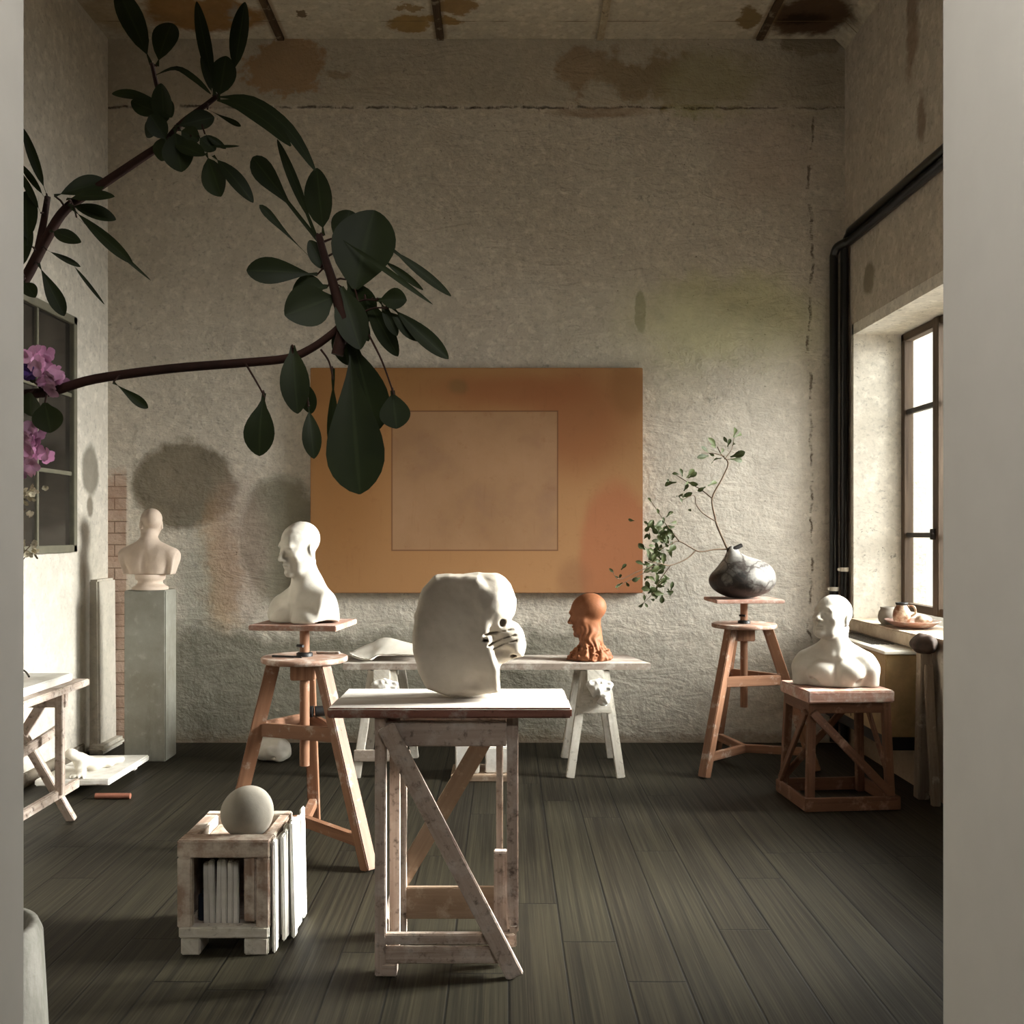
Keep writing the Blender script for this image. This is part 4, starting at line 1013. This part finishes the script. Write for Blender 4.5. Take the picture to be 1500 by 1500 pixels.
thing(mb, 'wooden_stick', M_terra, 'terracotta coloured stick on the floor under the front edge of the relief slab', 'stick', base=(-1.85, 4.83, 0))
slabM = Matrix.Translation((-2.14, 5.17, .062)) @ Matrix.Rotation(math.radians(3.0), 4, 'Z') @ Matrix.Rotation(math.radians(-2.2), 4, 'X') @ Matrix.Rotation(math.radians(90), 4, 'Y')
mb = MB(); mb.box(slabM, .032, .64, .36, .006); mb.abox(-2.28, -2.02, 5.40, 5.44, 0, .036, .004); 
thing(mb, 'relief_slab', M_slab, 'white plaster slab propped on the floor by the left wall with casts on it', 'slab', base=(-2.14, 5.17, 0))
def cast_fn(p):
    d = cone(p, (.02, -.02, .03), (-.055, -.10, .10), .030, .024)
    d = smin(d, cone(p, (-.055, -.10, .10), (-.085, -.09, .095), .022, .016), .02)
    d = smin(d, cone(p, (-.02, -.08, .05), (.03, -.19, .02), .030, .024), .03)
    for i in range(4): d = smin(d, cone(p, (.03 - .016 * i, -.18, .02), (.055 - .022 * i, -.225, .012), .0095, .007), .008)
    d = smin(d, cone(p, (.02, -.02, .03), (.10, .14, .018), .030, .018), .03)
    d = smin(d, cone(p, (-.08, .10, .012), (.08, .05, .014), .02, .016), .02)
    return d + .008 * vnoise(p, 40, 6)
sculpt('plaster_cast', cast_fn, (-.16, -.26, -.02), (.16, .22, .16), .005, M_plaster, (-2.13, 5.09, .084), label='broken white plaster limb cast lying on the propped slab by the left wall', cat='plaster cast')

# ------------------------------------------------------------------ square stand on the right
Q = empty('square_stand', (1.595, 4.80, 0), 'low square brown wooden stand with crossed braces, carrying the bare-chested bust', 'sculpture stand')
Rz = Matrix.Translation((1.595, 4.79, 0)) @ Matrix.Rotation(math.radians(5), 4, 'Z') @ Matrix.Translation((-1.595, -4.79, 0))
def qpart(name, fn, mat=M_wood_dark):
    mb = MB(); fn(mb); mb.v = [tuple(Rz @ Vector(v)) for v in mb.v]; return mb.build(name, mat, Q)
a0, a1, b0, b1 = 1.395, 1.800, 4.62, 4.965           # top
c0, c1, e0, e1 = 1.385, 1.822, 4.615, 4.985          # foot frame
qpart('stand_top', lambda m: m.abox(a0 - .004, a1 + .008, b0 - .01, b1 + .01, .505, .5605, .006, 'x'), M_wood_top)
qpart('apron', lambda m: m.abox(a0 + .03, a1 - .02, b0 + .022, b0 + .042, .452, .504)); qpart('apron', lambda m: m.abox(a0 + .03, a1 - .02, b1 - .042, b1 - .022, .452, .504))
qpart('apron', lambda m: m.abox(a0 + .008, a0 + .028, b0 + .03, b1 - .03, .452, .504, .003, 'y')); qpart('apron', lambda m: m.abox(a1 - .018, a1 + .002, b0 + .03, b1 - .03, .452, .504, .003, 'y'))
for (tx, ty, fx, fy) in ((a0 + .026, b0 + .03, c0 + .022, e0 + .022), (a1 - .02, b0 + .03, c1 - .022, e0 + .022), (a0 + .026, b1 - .03, c0 + .022, e1 - .022), (a1 - .02, b1 - .03, c1 - .022, e1 - .022)):
    qpart('leg', lambda m: m.beam((fx, fy, .002), (tx, ty, .504), .036, .036, (1, 0, 0), .003))
qpart('bottom_rail', lambda m: m.abox(c0, c1, e0 - .012, e0 + .008, .004, .066)); qpart('bottom_rail', lambda m: m.abox(c0, c1, e1 - .008, e1 + .012, .004, .066))
qpart('bottom_rail', lambda m: m.abox(c0 - .012, c0 + .006, e0 - .012, e1, .004, .066, .003, 'y')); qpart('bottom_rail', lambda m: m.abox(c1 - .006, c1 + .012, e0 - .012, e1, .004, .066, .003, 'y'))
qpart('diagonal_brace', lambda m: m.beam((a0 + .022, b0 + .006, .462), (c1 - .03, e0 + .0, .075), .040, .016, (1, 0, .6)))
qpart('diagonal_brace', lambda m: m.beam((a0 + .0, b0 + .03, .462), (c0 - .004, e1 - .04, .075), .036, .016, (0, 1, .6)))
qpart('diagonal_brace', lambda m: m.beam((a1 - .04, b1 - .006, .462), (c0 + .03, e1 - .0, .075), .034, .014, (1, 0, -.6)))
qpart('diagonal_brace', lambda m: m.beam((a1 + .010, b1 - .04, .462), (c1 + .008, e0 + .06, .075), .034, .014, (0, 1, -.6)))

# ------------------------------------------------------------------ vase with branch
def vase_mat():
    n = NT('smoke_fired_marbled_clay'); ob = n.coord('Object')
    w = n.vmath('ADD', ob, n.vmath('SCALE', n.vmath('SUBTRACT', n.noise(ob, 9, 5, out=1), (.5, .5, .5)), scale=.10))
    a = n.noise(w, 7.5, 5, .6); z = n.sep(ob)[2]; x = n.sep(ob)[0]
    k = n.math('ADD', a, n.math('ADD', n.rng(z, .02, .20, -.26, .12), n.rng(x, -.15, .15, -.05, .10)))
    c = n.mix(n.rng(k, .40, .74), rgba((36, 33, 31)), rgba((158, 154, 148)))
    vn = n.vor(w, 11, 'DISTANCE_TO_EDGE')
    c = n.mix(n.rng(vn, .07, .012, 0, .85), c, rgba((52, 44, 40)))
    return n.done(c, .5, .35)
def vase_fn(p):
    d = ell(p, (0, 0, .098), (.182, .160, .098))
    d = smin(d, ell(p, (.03, 0, .135), (.135, .12, .085)), .05)
    d = smin(d, cone(p, (-.03, 0, .14), (-.058, 0, .262), .115, .030), .05)
    d = smin(d, cone(p, (-.060, 0, .258), (-.012, 0, .285), .013, .011), .012)
    d = smax(d, -cone(p, (-.066, 0, .24), (-.084, -.004, .30), .013, .016), .005)
    return smax(d, -p[..., 2] + .002, .01) + .003 * vnoise(p, 18, 2)
VB = (S2[0] - .012, S2[1] - .005, .9355)
sculpt('ceramic_vase', vase_fn, (-.21, -.19, -.006), (.21, .19, .31), .005, vase_mat(), VB, label='squat dark marbled vase with small tilted mouth on the stand', cat='vase')
mb = MB(); mb.tube(catmull([(VB[0] - .070, VB[1] - .012, VB[2] + .262), (VB[0] - .045, VB[1] - .016, VB[2] + .276), (VB[0] - .004, VB[1] - .010, VB[2] + .294)]), .0115, 10)
mb.build('mouth_lip', plain('sooty_clay', (40, 36, 34), .6, .2), bpy.data.objects['ceramic_vase'], 'sooty dark lip')
M_twig = plain('brown_twig', (92, 76, 60), .8, .2)
M_stem = plain('dark_reddish_bark', (58, 36, 28), .8, .2, var=.3)
def leaf_mat(name, a, b, tr, rough=.4):
    n = NT(name); ob = n.coord('Object'); uv = n.sep(n.coord('UV'))
    c = n.mix(n.rng(n.noise(ob, 6, 3), .35, .65), rgba(a), rgba(b))
    rib = n.rng(n.math('ABSOLUTE', n.math('SUBTRACT', uv[0], .5)), .05, .02, 0, .35); c = n.mix(rib, c, rgba(tuple(min(255, v * 1.5 + 14) for v in b)))
    d = n.done(c, rough, .22)
    t = n.new('ShaderNodeBsdfTranslucent'); n.put(t.inputs[0], c); mx = n.new('ShaderNodeMixShader'); mx.inputs[0].default_value = tr
    n.t.links.new(n.b.outputs[0], mx.inputs[1]); n.t.links.new(t.outputs[0], mx.inputs[2]); n.t.links.new(mx.outputs[0], n.out.inputs[0]); return d
M_leaf_small = leaf_mat('olive_leaf', (70, 77, 44), (50, 57, 32), .12, .55)
M_leaf_big = leaf_mat('dark_evergreen_leaf', (40, 48, 23), (28, 35, 16), .10, .55)
BR = empty('leafy_branch', (VB[0] - .075, VB[1], VB[2] + .25), 'thin forked branch with small olive leaves, standing in the marbled vase', 'branch')
def z3(x, y, d=0.0): return P(880 + x * .21327, 600 + y * .21327, 5.50 + d)
tw = MB()
def twig(pts, r0, r1, d0=0, d1=0):
    n = len(pts); q = catmull([z3(x, y, d0 + (d1 - d0) * i / (n - 1)) for i, (x, y) in enumerate(pts)], 5)
    tw.tube(q, [r0 + (r1 - r0) * i / (len(q) - 1) for i in range(len(q))], 6)
twig([(890, 1010), (870, 960), (800, 800), (785, 740), (765, 610), (830, 480), (875, 370), (830, 310), (800, 255)], .0060, .0030, 0, .06)
twig([(785, 765), (700, 710), (655, 650), (640, 590), (560, 620)], .0036, .002, .0, -.10); twig([(765, 610), (690, 550), (600, 500), (520, 450)], .0034, .002, .02, .16)
twig([(875, 960), (790, 960), (700, 975), (650, 965), (540, 905), (480, 925), (400, 960)], .0052, .002, 0, -.14)
twig([(540, 905), (450, 790), (420, 740), (340, 620)], .0034, .0014, -.10, .0); twig([(650, 970), (590, 1025), (480, 1070), (420, 1060), (330, 1040)], .0044, .002, -.03, -.2)
twig([(480, 1070), (400, 1180), (360, 1260), (290, 1330)], .003, .0014, -.1, -.12); twig([(400, 1065), (270, 1105), (130, 1165), (80, 1110)], .003, .0014, -.16, -.24); twig([(380, 1080), (190, 1175), (120, 1215)], .003, .0014, -.17, -.22)
twig([(850, 340), (900, 270), (920, 160)], .003, .0014, .05, .1); twig([(850, 320), (770, 300), (690, 300)], .003, .0014, .05, .0); twig([(860, 345), (940, 330), (980, 310)], .003, .0014, .05, .1)
tw.build('twig', M_twig, BR)
random.seed(21); lf = MB()
def small_leaf(x, y, ang, L, d, w=.36):
    b = z3(x, y, d); t = b + Vector((math.cos(ang), random.uniform(-.5, .5), -math.sin(ang))) * L
    lf.leaf(b, t, L * w, (random.uniform(-.6, .6), -1, random.uniform(-.6, .8)), .08, .15, .12, .6, 6)
for x, y, x2, y2 in ((910, 190, 922, 125), (915, 190, 965, 165), (870, 230, 845, 185), (790, 250, 735, 195), (740, 300, 688, 255), (740, 318, 660, 330), (790, 265, 755, 245), (830, 335, 765, 370), (890, 340, 972, 352), (890, 325, 992, 290), (900, 250, 918, 232),
                     (870, 255, 890, 200), (820, 310, 835, 262), (740, 300, 780, 318), (600, 470, 660, 430), (560, 460, 545, 405), (540, 445, 490, 440), (520, 500, 440, 520), (470, 500, 455, 480), (570, 520, 600, 495), (560, 570, 535, 590), (570, 560, 600, 510),
                     (560, 615, 570, 575), (560, 600, 630, 570), (550, 620, 520, 600), (600, 500, 670, 515), (720, 530, 665, 560), (735, 525, 795, 495), (600, 685, 618, 700), (590, 470, 640, 410), (560, 640, 545, 610),
                     (345, 640, 325, 605), (400, 720, 385, 680), (450, 740, 495, 700), (470, 780, 522, 772), (460, 720, 480, 700), (130, 1160, 140, 1130), (130, 1140, 100, 1140), (90, 1120, 58, 1090), (140, 1100, 175, 1060), (140, 1200, 100, 1225), (170, 1180, 195, 1215), (150, 1190, 120, 1235),
                     (300, 1320, 262, 1355), (300, 1325, 320, 1360), (340, 1300, 370, 1310), (300, 1320, 295, 1270), (330, 1150, 300, 1170)):
    b = z3(x, y, random.uniform(-.1, .1)); t = z3(x2, y2, random.uniform(-.1, .1)); L_ = (t - b).length
    lf.leaf(b, t, .55 * max(.030, (P(x2, y2, 5.5) - P(x, y, 5.5)).length * .21327 * .85), (random.uniform(-.4, .4), -1, random.uniform(-.3, .6)), .08, .15, .12, .62, 6)
for i in range(105):
    y = random.uniform(760, 1280); mid = 400 - 25 * abs(y - 1000) / 280; sp = 112 if y < 1100 else 75
    small_leaf(random.gauss(mid, sp * .6), y, random.uniform(0, 6.28), random.uniform(.032, .058), random.uniform(-.22, .05), random.uniform(.42, .62))
lf.build('leaves', M_leaf_small, BR)

# ------------------------------------------------------------------ right wall: pipes, radiator cabinet, sill things
for i, (px, dz, ox) in enumerate(((1232.5, 0, .0), (1245.0, 0, .0))):
    dd = 6.045 - .0; x = (2.012, 2.066)[i]; r_ = (.026, .024)[i]
    zt_ = (3.052, 3.110)[i]
    pts = [(x, 6.06 if i == 0 else 6.03, .02), (x, 6.06 if i == 0 else 6.03, zt_ - .06), (x + .01, 6.02 if i == 0 else 5.99, zt_ - .015), (2.07, 5.94, zt_), (2.07, 1.40, zt_ - .005)]
    mb = MB(); mb.tube([pts[0]] + catmull(pts[1:4], 5) + [pts[4]], r_, 16)
    r = empty('black_pipe', (x, 6.05, 0), ['black painted pipe in the right corner, the lower of the two runs over the window', 'black painted pipe in the right corner, the upper of the two runs over the window'][i], 'pipe', 'black pipes')
    mb.build('pipe_run', M_black, r)
    for zc in ((.955,), (1.075,))[i]:
        mb = MB(); mb.tube([(x, pts[0][1], zc - .012), (x, pts[0][1], zc + .012)], r_ + .004, 16); mb.abox(x - .04, x - .005, pts[0][1] - .008, pts[0][1] + .012, zc - .008, zc + .008, .002); mb.build('pipe_clamp', M_cabtop, r, 'pale clamp')
G = empty('radiator_cabinet', (2.0, 5.5, .28), 'mustard beige radiator cabinet with a pale slotted top, below the window sill', 'radiator cabinet')
mb = MB(); mb.abox(1.905, 2.095, 4.955, 5.985, .275, .690, .004); mb.build('cabinet_body', M_cab, G)
mb = MB(); mb.abox(1.895, 2.097, 4.945, 5.99, .690, .706, .003); mb.build('cabinet_top', M_cabtop, G)
mb = MB()
for i in range(5): mb.abox(1.945 + .026 * i, 1.960 + .026 * i, 5.25, 5.88, .7062, .7085, 0)
mb.build('vent_grille', M_iron, G)
mb = MB(); mb.abox(1.903, 1.9055, 5.45, 5.455, .29, .68, 0); mb.build('panel_seam', M_iron, G)
mb = MB(); mb.abox(1.898, 1.905, 5.10, 5.18, .640, .652, .002); mb.build('handle_slot', M_iron, G)
mb = MB(); mb.abox(1.93, 2.095, 4.97, 5.97, .205, .2745, .003); mb.build('plinth', M_rubber, G, 'dark plinth')
mb = MB(); mb.beam((2.035, 4.84, 0), (2.045, 4.83, .714), .055, .060, (1, 0, 0), .004); mb.beam((2.045, 4.70, 0), (2.05, 4.80, .66), .04, .03, (1, 0, 0), .004)
thing(mb, 'wooden_prop', M_wood_post, 'weathered grey wooden prop standing at the near end of the window sill', 'prop', base=(2.04, 4.85, 0))
def blob_fn(p): return smax(smin(ell(p, (0, 0, .04), (.055, .09, .045)), ell(p, (-.01, -.06, .05), (.045, .05, .05)), .03) + .03 * vnoise(p, 30, 1), -p[..., 2], .005)
sculpt('cloth_bundle', blob_fn, (-.09, -.15, -.006), (.09, .13, .13), .006, M_darkrag, (2.035, 4.82, .716), label='dark brown crumpled bundle on top of the weathered prop by the window sill', cat='bundle')
SZ = .7855; PC = (2.205, 5.36)
mb = MB(); mb.lathe([(.02, .004), (.075, .0), (.10, .012), (.136, .036), (.140, .040), (.132, .040), (.098, .020), (.06, .012), (.002, .012)], (PC[0], PC[1], SZ), 48, 1.0, 1.25)
thing(mb, 'wooden_platter', M_wood_top, 'shallow oval wooden platter on the window sill holding a jug', 'platter', base=(PC[0], PC[1], SZ))
def jug_mat():
    n = NT('mottled_brown_jug'); ob = n.coord('Object')
    c = n.mix(n.rng(n.noise(ob, 22, 5, .6), .40, .60), rgba((196, 180, 156)), rgba((112, 70, 42))); return n.done(c, .5, .4)
zp = SZ + .0125
J = empty('clay_jug', (2.175, 5.43, zp), 'small mottled brown jug with a dark mouth, on the platter at the window', 'jug')
mb = MB(); mb.lathe([(.030, 0), (.042, .015), (.048, .045), (.043, .075), (.030, .098), (.027, .108)], (2.175, 5.43, zp), 28); mb.build('jug_body', jug_mat(), J)
mb = MB(); mb.lathe([(.029, .104), (.032, .110), (.033, .118), (.024, .118), (.020, .108)], (2.175, 5.43, zp), 24); mb.build('jug_mouth', M_rubber, J, 'dark mouth rim')
mb = MB(); mb.tube(catmull([(2.205, 5.42, zp + .10), (2.235, 5.41, zp + .095), (2.242, 5.41, zp + .06), (2.215, 5.42, zp + .04)]), .006, 8); mb.build('handle', jug_mat(), J)
mb = MB(); mb.lathe([(.030, 0), (.046, .02), (.050, .045), (.044, .072), (.036, .085), (.038, .098), (.030, .098), (.026, .08)], (2.14, 5.545, SZ), 28)
thing(mb, 'grey_pot', M_plaster_grey, 'small grey pot on the sill behind the mottled jug', 'pot', base=(2.14, 5.545, SZ))
def bun_fn(p): return ell(p, (0, 0, .030), (.046, .042, .031)) + .004 * vnoise(p, 60, 1)
mb = MB()
sculpt('bread_roll', bun_fn, (-.06, -.06, -.01), (.06, .06, .075), .004, jug_mat(), (2.235, 5.29, zp), label='round brown-crusted roll on the platter in front of the jug', cat='bread roll')

# ------------------------------------------------------------------ potted shrub behind the left jamb
D = 2.0
PS = empty('potted_shrub', (-1.14, 2.05, 0), 'tall dark-leaved shrub with pink blossoms in a plaster-grey pot, beside the left jamb', 'potted shrub')
def pot_mat():
    n = NT('limewashed_pot'); ob = n.coord('Object')
    c = n.mix(n.rng(n.noise(n.scale(ob, (9, 9, 2.5)), 1.0, 6, .65), .38, .66), rgba((81, 79, 71)), rgba((128, 125, 118)))
    c = n.mix(n.rng(n.noise(ob, 5, 5), .5, .7, 0, .5), c, rgba((96, 99, 88))); n.bump(n.noise(ob, 14, 6), .4, .02); return n.done(c, .9, .15)
mb = MB(); mb.lathe([(.150, 0), (.176, .02), (.172, .11), (.164, .27), (.158, .385), (.148, .408), (.132, .410), (.126, .40), (.126, .36), (.002, .355)], (-1.21, 2.22, 0), 40)
mb.build('pot', pot_mat(), PS)
mb = MB(); mb.lathe([(.124, .364), (.06, .372), (.002, .376)], (-1.21, 2.22, 0), 24); mb.build('soil', plain('dark_soil', (42, 34, 27), .95, .1, var=.5), PS)
def tp(px, py, d=D): return P(px, py, d)
tk = MB()
tk.tube(catmull([(-1.20, 2.22, .37), (-1.17, 2.18, .80), (-1.13, 2.12, 1.20), (-1.09, 2.06, 1.55), (-1.06, 2.03, 1.80), (-1.0, 2.0, 2.10)]), [.020] * 16 + [.016] * 15, 10)
tk.build('trunk', M_stem, PS)
brA, lvA, brB, lvB = MB(), MB(), MB(), MB()
STEMS = {}
def stem(mb, pts, r0, r1, d0=D, d1=D):
    n = len(pts); q = catmull([tp(x, y, d0 + (d1 - d0) * i / (n - 1)) for i, (x, y) in enumerate(pts)], 5)
    mb.tube(q, [r0 + (r1 - r0) * i / (len(q) - 1) for i in range(len(q))], 8)
    STEMS.setdefault(id(mb), []).extend(q)
stem(brA, [(-24, 470), (10, 440), (37, 408), (67, 352), (97, 306), (150, 270), (205, 233), (235, 213), (250, 200)], .0125, .0075)
stem(brA, [(55, 370), (64, 325), (70, 288)], .008, .006)
stem(brA, [(240, 212), (240, 170), (228, 118), (222, 92)], .006, .004, D, D - .05); stem(brA, [(248, 200), (268, 178), (300, 155), (318, 141)], .006, .005, D, D - .03)
stem(brB, [(-44, 586), (35, 578), (80, 572), (140, 555), (250, 540), (350, 532), (420, 525), (455, 511), (485, 490), (500, 476)], .0108, .0075, D, D - .05)
stem(brB, [(494, 520), (503, 475), (497, 450), (487, 412), (476, 378), (467, 345)], .0125, .007, D - .05, D - .05)
for pts in (((360, 533), (376, 560), (388, 582)), ((540, 490), (560, 530), (577, 578)), ((470, 512), (482, 530), (488, 556)), ((429, 522), (428, 506), (430, 510)), ((438, 540), (447, 560), (452, 596)), ((500, 455), (530, 440), (550, 440)), ((505, 470), (545, 452), (568, 452))):
    stem(brB, pts, .0022, .0016, D - .04, D - .05)
random.seed(5)
def lf_px(mb, b, t, w, db=0.0, dt=None, roll=None, **k):
    Lm = math.hypot(t[0] - b[0], t[1] - b[1]) * D / FPX
    dt = random.uniform(-.4, .4) * min(Lm, .2) if dt is None else dt
    B, Tt = tp(b[0], b[1], D - .04 + db), tp(t[0], t[1], D - .04 + db + dt)
    sm = brA if mb is lvA else brB; near = min(STEMS[id(sm)], key=lambda q: (q - B).length)
    if .006 < (near - B).length < .075: sm.tube([near, (near + B) / 2 + Vector((0, 0, .004)), B], [.0024, .002, .0017], 6)
    nrm = Vector((random.uniform(-.25, .25), -1, random.uniform(-.1, .4))) if roll is None else Vector(roll)
    mb.leaf(B, Tt, w * 1.06 * D / FPX, nrm, k.get('droop', random.uniform(-.04, .07)), k.get('fold', random.uniform(.06, .18)), k.get('petiole', .12), k.get('peak', .62), 12)
for b, t, w, pk in (((222, 95), (172, -16), 33, .5), ((238, 178), (214, 200), 26, .5), ((244, 196), (236, 236), 30, .55), ((262, 190), (292, 206), 26, .55), ((280, 200), (262, 232), 26, .55), ((232, 140), (252, 172), 24, .5), ((230, 97), (252, 34), 34, .55), ((238, 150), (164, 137), 16, .6), ((240, 168), (192, 148), 27, .5), ((240, 190), (236, 122), 30, .5), ((245, 208), (220, 168), 28, .5), ((256, 188), (266, 252), 42, .55),
                    ((256, 186), (314, 172), 27, .6), ((302, 224), (324, 288), 36, .55), ((312, 228), (371, 297), 22, .55), ((300, 214), (351, 214), 5, .5), ((315, 140), (288, 2), 19, .45), ((342, 112), (359, 3), 25, .5), ((320, 146), (331, 82), 40, .5),
                    ((312, 140), (294, 84), 9, .5), ((304, 160), (353, 185), 8, .75), ((300, 196), (331, 218), 10, .5), ((250, 205), (300, 228), 24, .5), ((290, 200), (316, 220), 26, .5), ((68, 284), (34, 188), 13, .5), ((66, 290), (30, 240), 9, .5), ((60, 312), (28, 250), 10, .5),
                    ((80, 287), (156, 265), 30, .6), ((98, 292), (168, 288), 17, .55), ((100, 300), (170, 322), 22, .55), ((104, 304), (195, 387), 17, .6), ((112, 318), (221, 411), 6, .5), ((74, 338), (119, 355), 19, .5), ((68, 366), (118, 391), 9, .6),
                    ((104, 384), (153, 446), 5, .5), ((56, 386), (94, 463), 22, .65), ((34, 412), (52, 436), 20, .5), ((42, 360), (38, 280), 34, .5), ((30, 400), (44, 330), 26, .5)):
    lf_px(lvA, b, t, w, peak=pk)
for pts, w in ((((228, 110), (258, 100), (286, 116), (309, 138)), 9), (((318, 147), (352, 155), (395, 182), (426, 214)), 21), (((322, 142), (368, 148), (422, 190), (462, 250)), 20)):  # arching leaves
    q = catmull([tp(x, y, D - .06 - .02 * i) for i, (x, y) in enumerate(pts)], 4); n = len(q); vs, fs = [], []
    for i, p in enumerate(q):
        t = (q[min(i + 1, n - 1)] - q[max(i - 1, 0)]).normalized(); x = t.cross(Vector((0, -1, .15))).normalized(); u = i / (n - 1)
        hw = w / 2 * D / FPX * max(.12, math.sin(math.pi * u ** 1.25) ** .8)
        for k in (-1, 0, 1): vs.append(p + x * hw * k + Vector((0, -.15 * hw * abs(k), 0)))
    for i in range(n - 1):
        for k in range(2): fs.append([i * 3 + k, i * 3 + k + 1, i * 3 + k + 4, i * 3 + k + 3])
    lvA.add(vs, fs, [[((v % 3) / 2.0, (v // 3) / n) for v in f] for f in fs], True)
for b, t, w, pk, pe in (((466, 352), (370, 230), 31, .72, .36), ((470, 392), (380, 300), 12, .85, .1), ((463, 346), (406, 204), 14, .5, .2), ((474, 345), (464, 246), 40, .5, .12), ((480, 400), (453, 352), 24, .5, .1), ((465, 402), (361, 396), 36, .66, .1),
                    ((488, 436), (417, 462), 58, .5, .06), ((480, 420), (428, 428), 40, .5, .1), ((520, 424), (548, 308), 88, .52, .03), ((500, 370), (512, 308), 42, .55, .1), ((500, 350), (634, 446), 8, .5, .1), ((575, 366), (661, 434), 14, .55, .05), ((548, 440), (596, 440), 30, .6, .2),
                    ((556, 440), (582, 492), 16, .6, .1), ((566, 452), (618, 500), 24, .62, .12), ((572, 448), (657, 526), 24, .6, .1), ((534, 432), (583, 522), 27, .55, .08), ((520, 450), (540, 500), 18, .5, .1), ((500, 420), (528, 512), 44, .55, .06), ((498, 470), (510, 535), 34, .5, .06),
                    ((512, 500), (527, 724), 80, .72, .08), ((520, 505), (551, 632), 58, .6, .06), ((488, 540), (488, 668), 17, .6, .2), ((429, 506), (436, 606), 40, .55, .06), ((447, 556), (456, 606), 24, .5, .12), ((452, 594), (460, 672), 26, .6, .12),
                    ((387, 576), (380, 668), 44, .6, .14), ((575, 572), (581, 628), 42, .6, .08), ((166, 560), (217, 598), 14, .7, .1), ((560, 380), (620, 425), 10, .5, .1), ((510, 410), (545, 470), 40, .5, .08), ((66, 590), (74, 634), 40, .5, .06), ((44, 575), (46, 610), 36, .5, .06), ((50, 560), (38, 530), 26, .5, .06)):
    lf_px(lvB, b, t, w, peak=pk, petiole=pe)
a = brA.build('branch', M_stem, PS); lvA.build('leaves', M_leaf_big, a)
b = brB.build('branch', M_stem, PS); lvB.build('leaves', M_leaf_big, b)
# pink blossom clusters and a sprig of tiny cream flowers
M_pink = plain('pink_petals', (224, 172, 204), .7, .2, var=.35); M_violet = plain('violet_petals', (88, 62, 130), .7, .2); M_cream = plain('cream_petals', (214, 204, 176), .8, .2)
random.seed(12)
def blossoms(mb, cx, cy, n, sx, sy, r):
    for i in range(n):
        c = tp(random.gauss(cx, sx), random.gauss(cy, sy), D + random.uniform(-.06, .04))
        nr = Vector((random.uniform(-1, 1), -1.2, random.uniform(-1, 1))).normalized(); t0 = nr.orthogonal().normalized(); t1 = nr.cross(t0)
        for k in range(5):
            a = k * 1.2566 + random.random(); e = c + (t0 * math.cos(a) + t1 * math.sin(a)) * r + nr * r * .35
            mb.leaf(c, e, r * 1.0, nr, .1, .1, .05, .62, 5)
fl = MB(); blossoms(fl, 50, 528, 22, 10, 8, .018); fl.build('blossom_cluster', M_pink, PS)
fl = MB(); blossoms(fl, 74, 556, 18, 9, 7, .017); fl.build('blossom_cluster', M_pink, PS)
fl = MB(); blossoms(fl, 48, 655, 30, 11, 16, .018); fl.build('blossom_cluster', M_pink, PS)
fl = MB(); blossoms(fl, 44, 546, 9, 2, 2, .016); fl.build('blossom_cluster', M_violet, PS, 'violet blossoms')
for cx, cy, n in ((48, 722, 12), (38, 745, 6), (44, 800, 8), (40, 812, 5)):
    st_ = MB(); stem(st_, [(-10, cy + 60), (20, cy + 25), (cx, cy)], .0016, .0010); s_ = st_.build('sprig', M_twig, PS)
    sp = MB(); blossoms(sp, cx, cy, n, 7, 6, .0065); o = sp.build('tiny_flowers', M_cream, s_); o['kind'] = 'stuff'

# ------------------------------------------------------------------ tidy: consistent normals
for me in {o.data for o in sc.objects if o.type == 'MESH' and len(o.data.polygons) > 3000}:
    bm = bmesh.new(); bm.from_mesh(me); bmesh.ops.recalc_face_normals(bm, faces=bm.faces); bm.to_mesh(me); bm.free()
